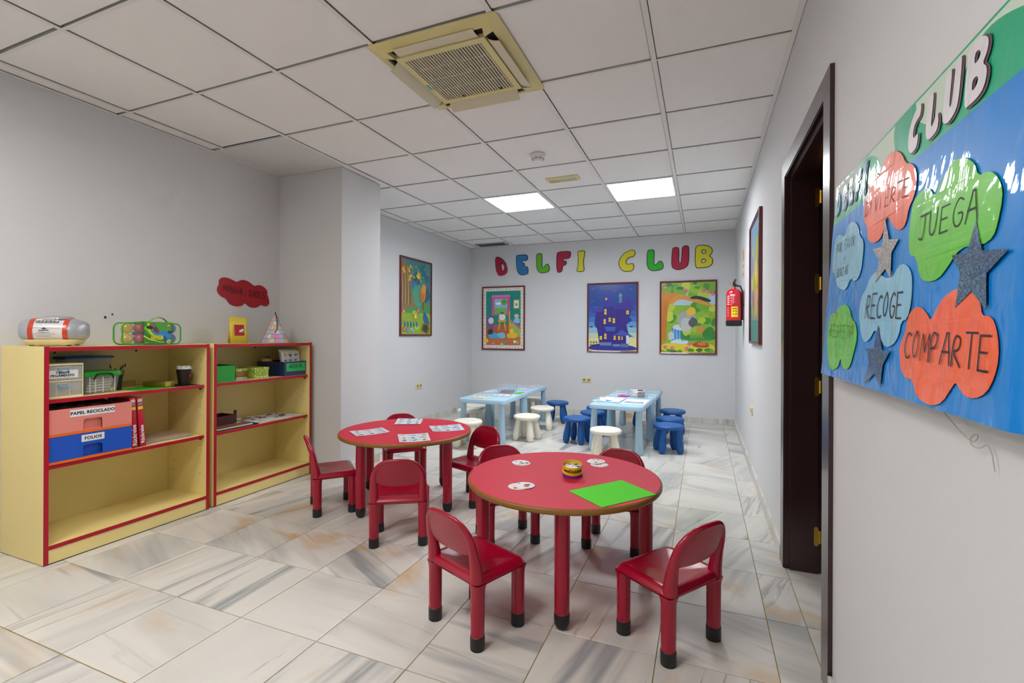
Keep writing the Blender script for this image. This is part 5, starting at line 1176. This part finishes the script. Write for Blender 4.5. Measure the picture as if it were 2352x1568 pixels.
for k, (dx, dy, h) in enumerate(((-.009,-.010,.142),(-.003,-.004,.120),(.002,.004,.128),(-.004,.009,.138),(.004,.011,.146))):
    t = thing('paint_brush', ('leftmost tall', 'short', 'middle', 'slanting', 'rightmost tall')[k] + ' dark paint brush standing in the black brush pot', 'brush', (-2.890+dx*.6, -.716+dy*.6, S1+.006), 0, 'brushes in the pot')
    e = Vector((dx*1.2, dy*2.6, h)); MB().tube([Vector((0,0,0)), e*.75], .0022, 6).build('shaft', 'black_plastic', t); MB().tube([e*.74, e*.86], .003, 6).build('ferrule', mat('ferrule', '#9A9488', rough=.3, metal=.8), t); MB().tube([e*.85, e*.93, e], [.003, .0036, .001], 6).build('bristles', ink('#241A18'), t)
rl = thing('wooden_ruler', 'long pale ruler leaning on the shelf back panel', 'ruler', (-3.072, -.62, S1)); MB().box((0,-.115,0),(.003,.10,.034)).tf(Matrix.Rotation(R(-8), 4, 'Y')).build('blade', mat('ruler_wood', '#C9B56A', rough=.5), rl, 0)
for k in range(20): MB().box((.0028,-.108+.0107*k,.020 if k % 5 else .012),(.0033,-.107+.0107*k,.033)).tf(Matrix.Rotation(R(-8), 4, 'Y')).build('tick', ink('#5A5030'), rl, 0)
sheet('green_paper', 'sheet of bright green paper on the upper shelf', 'paper', [(-2.89,-.70),(-2.748,-.69),(-2.752,-.485),(-2.96,-.505)], S1, mat('craft_green2', '#22B41C', rough=.6), .0012)
sheet('black_paper', 'black paper under the coffee cup on the upper shelf', 'paper', [(-2.94,-.475),(-2.752,-.478),(-2.748,-.335),(-2.93,-.330)], S1, ink('#1C1A18'), .0012)
gd = thing('gold_packet', 'flat brown and gold packet beside the coffee cup', 'packet', (-2.865, -.505, S1+.0016), R(12)); MB().rbox((-.09,-.034,0),(.075,.034,.032),.004).build('wrapper', mat('packet_gold', '#7E6A24', rough=.3, vary=.25, scale=20), gd); MB().box((.0752,-.033,.003),(.0758,.0,.028)).build('gold_band', mat('gold_foil', '#D8B83A', rough=.25, metal=.6), gd, 0)
cp = thing('coffee_cup', 'dark brown paper coffee cup filled with white cotton', 'cup', (-2.815, -.393, S1+.0016))
MB().lathe([(.028, 0), (.0295, .001), (.042, .100), (.0435, .101), (.0440, .103), (.0435, .105), (.0410, .104), (.0285, .004)], 32).build('cup', mat('cup_brown', '#1E1412', rough=.4, vary=.1), cp)
MB().rings([[(r_*math.cos(2*PI*j/32), r_*math.sin(2*PI*j/32), z) for j in range(32)] for r_, z in ((.0425,.1005),(.0445,.1015),(.0448,.104),(.0440,.1058))], False, False).build('rim', 'paper', cp)
for k in range(9):
    a = 2*PI*k/8; r_ = .026 if k < 8 else 0; MB().lathe([(.013*math.sin(PI*q/8)+.0001, -.011*math.cos(PI*q/8)) for q in range(9)], 12, (r_*math.cos(a), r_*math.sin(a), .106+.003*(k % 3))).build('cotton_tuft', mat('cotton', '#EDEDF0', rough=.95), cp, 80)
wl = MB(); ra = [R(-20+40*i/8) for i in range(9)]; wl.rings([[(.0372*math.cos(a)*(1+.0), .0372*math.sin(a), .062-.018*math.cos(PI*i/8-PI/2)) for i, a in enumerate(ra)], [(.0376*math.cos(a), .0376*math.sin(a), .062+.018*math.cos(PI*i/8-PI/2)) for i, a in enumerate(ra)]], False, False, False)
wl.tf(Matrix.Rotation(R(35), 4, 'Z')).build('red_logo', ink('#C8323A'), cp, 0)

# ---- first unit, middle shelf: stacked bins
def bin_(z0, col, key, label, txt, tw):
    t = thing('paper_bin', label, 'bin', (-2.88, -.914, z0), 0, 'stacked paper bins'); m_ = mat('bin_' + key, col, rough=.4, vary=.06, scale=5)
    hx0, hx1, hy, h = -.150, .150, .180, .121
    MB().box((hx0,-hy,0),(hx1-.006,hy,.004)).box((hx0,-hy,.004),(hx0+.004,hy,h)).box((hx0+.004,-hy,.004),(hx1-.006,-hy+.004,h)).box((hx0+.004,hy-.004,.004),(hx1-.006,hy,h)).build('tray', m_, t, 0)
    arch = [(.042,.0),(.042,.046)] + [(.042-.014+.014*math.cos(a), .046+.014*math.sin(a)) for a in (R(30),R(60),R(90))] + [(-.042+.014+.014*math.cos(a), .046+.014*math.sin(a)) for a in (R(90),R(120),R(150))] + [(-.042,.046),(-.042,0)]
    loop = [(-hy,0),(-hy,h),(hy,h),(hy,0)] + arch
    me = shape([loop], .0058, m_); me.transform(Matrix.Translation((hx1-.003, 0, 0)) @ Matrix.Rotation(PI/2, 4, 'Z') @ XZ); link('front_panel', me, t)
    MB().box((hx1-.024,-.046,.004),(hx1-.020,.046,.066)).box((hx1-.0205,-.046,.060),(hx1-.006,.046,.064)).build('finger_recess', m_, t, 0)
    rm = mat('rail_orange', '#F0701A', rough=.35)
    MB().box((hx0,-hy-.001,-.0125),(hx1+.001,hy+.001,-.0005)).build('rail', rm, t, 0)
    lw, lh = tw, .0135
    MB().box((hx1+.0001,-lw-.0+ (-.0),.090-lh),(hx1+.0008,lw,.090+lh+.008)).build('label_card', 'paper', t, 0)
    tm = text(txt, .0215, ink('#17171A'), bold=.0007, space=1.08); tm.transform(Matrix.Translation((hx1+.0012, 0, .093)) @ Matrix.Rotation(PI/2, 4, 'Z') @ XZ); link('lettering', tm, t)
    return t
bin_(S2+.0130, '#1654C4', 'blue', 'blue paper bin with FOLIOS label, lower of the stack', 'FOLIOS', .050)
bin_(S2+.0130+.1345, '#E88A80', 'pink', 'pink paper bin with PAPEL RECICLADO label, upper of the stack', 'PAPEL RECICLADO', .098)
cr_ = thing('scrap_paper', 'dark crumpled scrap paper heaped in the pink bin', 'paper', (-2.88, -.914, S2+.0130+.1345+.005))
sp_ = MB(); n = 14; G = [[(-.14+.25*i/n, -.17+.34*j/n, .112 + .016*math.sin(i*1.7+j*.9)*math.cos(j*1.3-i*.6)) for j in range(n+1)] for i in range(n+1)]
for i in range(n):
    for j in range(n): sp_.quad(G[i][j], G[i+1][j], G[i+1][j+1], G[i][j+1])
sp_.box((-.14,-.17,.0),(.11,.17,.09)); sp_.build('heap', mat('scrap_dark', '#5A3A38', rough=.8, vary=.5, scale=18), cr_, 0)
for k, (y0, w) in enumerate(((-.7180, .030), (-.6765, .031))):
    t = thing('red_book', ('left', 'right')[k] + ' of two red paperback books leaning against the paper bins', 'book', (-2.752, y0, S2+(.0003, .0003)[k]), 0, 'leaning red books'); t.rotation_euler = (R((3.0, 4.2)[k]), 0, 0)
    MB().rbox((-.205, .0, 0), (-.0, w, .285), .0022).build('cover', mat('book_red', '#B81A30', rough=.3, vary=.05, coat=.3), t); MB().box((-.202, .003, .0005),(-.2056, w-.003, .2846)).build('page_block', 'paper', t, 0)
    tm = text('Rückreise', .030 if k == 0 else .026, ink('#F0EAEA'), bold=.0007); tm.transform(Matrix.Translation((.0004, w/2, .072)) @ Matrix.Rotation(PI/2, 4, 'Z') @ XZ @ Matrix.Rotation(PI/2, 4, 'Z')); link('lettering', tm, t)
    MB().box((.0001,.003,.215),(.0006,w-.003,.232)).build('yellow_patch', ink('#E6CE2A'), t, 0); MB().box((.0001,.006,.240),(.0006,w-.006,.252)).build('round_mark', ink('#5AA0A8'), t, 0); MB().box((.0001,.004,.258),(.0006,w-.004,.275)).build('pale_mark', ink('#E0C8C8'), t, 0)
nb = thing('spiral_notebook', 'spiral-bound notebook lying flat on the middle shelf', 'notebook', (-2.91, -.485, S2+.0012), R(-3))
MB().box((-.115,-.135,.0),(.115,.135,.011)).build('pages', mat('nb_pages', '#D8CFC4', rough=.7), nb, 0); MB().box((-.117,-.137,.0113),(.117,.137,.0128)).build('cover', mat('nb_cover', '#CDB6A0', rough=.5, vary=.15, scale=12), nb, 0)
for k in range(34): 
    y = -.130+.00788*k; MB().tube([(.117+.006*math.cos(q), y, .0065+.0065*math.sin(q)) for q in [2*PI*i/10 for i in range(11)]], .0009, 4).build('coil', mat('coil_grey', '#7E848C', rough=.3, metal=.7), nb)

# ---- second unit, upper shelf
g2 = thing('green_box', 'bright green open cardboard box at the left of the corner unit', 'box', (-2.835, -.160, S1)); gm = mat('box_green', '#0E9A22', rough=.28, vary=.05, coat=.3)
MB().box((-.075,-.066,0),(.085,.070,.003)).box((.082,-.066,.003),(.085,.070,.110)).box((-.075,-.066,.003),(-.072,.070,.114)).box((-.072,-.066,.003),(.082,-.063,.112)).box((-.072,.067,.003),(.082,.070,.114)).build('walls', gm, g2, 0)
MB().box((-.071,-.062,.0035),(.081,.066,.104)).build('blue_contents', mat('contents_blue', '#20408A', rough=.6, vary=.2, scale=20), g2, 0)
def lime_mat():
    m = mat('lime_pattern', '#A9C23A', rough=.45, vary=0); N = m.node_tree.nodes; L = m.node_tree.links; b = N['Principled BSDF']; tc = N.new('ShaderNodeTexCoord'); v = N.new('ShaderNodeTexVoronoi'); v.inputs['Scale'].default_value = 55
    L.new(tc.outputs['Object'], v.inputs['Vector']); r = N.new('ShaderNodeValToRGB'); r.color_ramp.elements[0].color = lin('#E6EACB'); r.color_ramp.elements[1].color = lin('#9DBB2A'); r.color_ramp.elements[0].position = .25; r.color_ramp.elements[1].position = .42
    L.new(v.outputs['Distance'], r.inputs[0]); L.new(r.outputs[0], b.inputs['Base Color'])
lime_mat()
lb = thing('lime_box', 'lime green patterned gift box with lid on the corner unit', 'box', (-2.885, .166, S1)); MB().box((-.085,-.058,0),(.083,.058,.058)).build('box_body', 'lime_pattern', lb, 0); MB().box((-.088,-.061,.0585),(.086,.061,.079)).build('lid', 'lime_pattern', lb, 0)
for k in range(3): MB().box((.0832,-.045+.03*k,.006),(.0838,-.025+.03*k,.014)).build('print', ink('#F0F0E6'), lb, 0)
l2 = thing('biscuit_box', 'small box with brown food photo left of the lime gift box', 'box', (-2.935, .050, S1)); MB().box((-.07,-.045,0),(.07,.045,.055)).build('carton', mat('carton_brown', '#A07840', rough=.5, vary=.45, scale=60), l2, 0); MB().box((-.072,-.047,.0555),(.072,.047,.074)).build('lid', 'lime_pattern', l2, 0); MB().box((.0701,-.045,0),(.0706,.045,.012)).build('white_strip', 'paper', l2, 0)
mtb = thing('material_box', 'dark blue plastic-wrapped box with green MATERIAL label', 'box', (-2.905, .432, S1)); nav = mat('wrap_navy', '#14285E', rough=.2, vary=.12, scale=8, bump=.5, bscale=35, coat=.8)
MB().box((-.14,-.105,0),(.148,.108,.003)).box((.145,-.105,.003),(.148,.108,.110)).box((-.14,-.105,.003),(-.137,.108,.110)).box((-.137,-.105,.003),(.145,-.102,.110)).box((-.137,.105,.003),(.145,.108,.110)).build('walls', nav, mtb, 0)
MB().box((-.136,-.101,.0035),(.10,.104,.100)).build('contents', mat('contents_dark', '#1E2026', rough=.8, vary=.3, scale=14), mtb, 0)
MB().box((.1482,-.085,.034),(.1490,.100,.098)).build('label_card', mat('label_green', '#2FBF6A', rough=.6), mtb, 0)
hm_ = handwrite('MATERIAL', -.058, .058, .076, .062, .0030, .026).mesh('lettering', ink('#12251A'), 0); hm_.transform(Matrix.Translation((.1494, 0, 0)) @ Matrix.Rotation(PI/2, 4, 'Z') @ XZ); link('lettering', hm_, mtb)
tr = thing('tape_roll', 'cream tape roll lying on the blue material box', 'tape', (-2.965, .350, S1+.1112)); MB().lathe([(.026,0),(.042,0),(.042,.022),(.026,.022),(.026,0)], 32, cap0=False, cap1=False).build('roll', mat('tape_cream', '#CDBB86', rough=.5), tr)
MB().tube([(.026,0,.022),(.02,.005,.030),(.0,.008,.036),(-.012,.004,.030)], .003, 6).build('loose_end', 'black_plastic', tr)
for k in range(3):
    t = thing('picture_card', ('front picture card with sun, panda and fish in the blue material box', 'middle white picture card in the blue material box', 'rear white picture card in the blue material box')[k], 'card', (-2.790-.008*k, .442+.003*k, S1+.008), 0, 'picture cards in the material box')
    t.rotation_euler = (0, R(-11-2*k), 0)
    MB().box((-.0012,-.088,0),(0,.088,.186+.008*k)).build('card', 'paper_cool', t, 0)
    if k == 0:
        art = [(ell(-.05,.155,.014), '#E8A020'), (ell(-.05,.155,.009), '#F0C83A'), (blob(.0,.155,.015,61), '#26262A'), (blob(.003,.160,.007,62), '#EDEDED'), ([(.035,.152),(.05,.162),(.066,.156),(.076,.162),(.074,.150),(.062,.150),(.05,.147)], '#3A4A7A'), (rc(-.058,.130,-.042,.132), '#888888'), (rc(-.008,.130,.010,.132), '#888888'), (rc(.045,.130,.062,.132), '#888888')] + [(blob(-.055+.05*q,.112,.012,70+q,ay=.6), c) for q, c in enumerate(('#5A4A3A','#3A5A7A','#A83A3A'))]
        a_ = art_mesh(art, .00003); a_.transform(Matrix.Translation((.0003,0,0)) @ Matrix.Rotation(PI/2, 4, 'Z') @ Matrix.Translation((0,.0004,0))); link('print', a_, t)
# ---- second unit, middle shelf
wd = mat('tray_wood', '#4A1A1E', rough=.45, vary=.2, scale=14)
sheet('black_board', 'black card lying at the front of the corner unit middle shelf', 'card', [(-2.742,-.225),(-2.742,.09),(-2.96,.07),(-2.96,-.225)], S2, ink('#15161A'), .006)
sheet('white_board', 'white card on top of the black card in the corner unit', 'card', [(-2.748,-.225),(-2.750,.05),(-2.95,.06),(-2.96,-.225)], S2+.0065, 'paper', .005)
sheet('brown_strip', 'brown card strip on top of the white card in the corner unit', 'card', [(-2.757,-.225),(-2.760,.035),(-2.84,.04),(-2.84,-.225)], S2+.0121, ink('#8A5A3A'), .003)
wt = thing('wooden_tray', 'dark red wooden crate at the left of the middle shelf', 'tray', (-2.935, -.112, S2+.0153))
for a, b in (((.070,-.118,.0),(.078,.118,.060)), ((-.078,-.118,0),(-.070,.118,.060)), ((-.070,.110,0),(.070,.118,.060)), ((-.070,-.118,0),(.070,-.110,.060))): MB().box(a, b).build('slat', wd, wt, 0)
MB().box((.064,.104,.0605),(.078,.1185,.090)).build('corner_post', wd, wt, 0); MB().box((-.069,-.109,.001),(.069,.109,.006)).build('base', wd, wt, 0)
gp = thing('green_block', 'small green toy block in the wooden crate', 'block', (-2.915, -.185, S2+.0220)); MB().rbox((-.02,-.03,0),(.02,.03,.052),.004).build('block', ink('#1E8A3A'), gp)
bp2 = thing('blue_block', 'small blue toy block in the wooden crate', 'block', (-2.945, -.125, S2+.0220)); MB().rbox((-.02,-.02,0),(.02,.02,.040),.004).build('block', ink('#1E4A8A'), bp2)
def splash(seed):
    r_ = random.Random(seed); return [(blob(r_.uniform(.12,.88), r_.uniform(.12,.88), r_.uniform(.03,.10), r_.random(), 9), r_.choice(['#4A9AC8','#2E4A7A','#6AB4DC','#26323A','#8AA0B8','#B4603A'])) for _ in range(16)]
sheet('painted_paper', 'blue-splashed painted paper at the right of the middle shelf', 'paper', [(-2.750,.12),(-2.760,.525),(-3.04,.515),(-3.03,.22)], S2, 'paper', .0016, splash(1), 'painted papers in the corner unit', lambda u, v: .003*math.sin(u*6)**2)
sheet('painted_paper', 'painted paper with dark strokes lying in the middle of the shelf', 'paper', [(-2.765,.10),(-2.80,.30),(-3.05,.33),(-3.05,.10)], S2+.0055, 'paper', .0016, splash(2), 'painted papers in the corner unit')
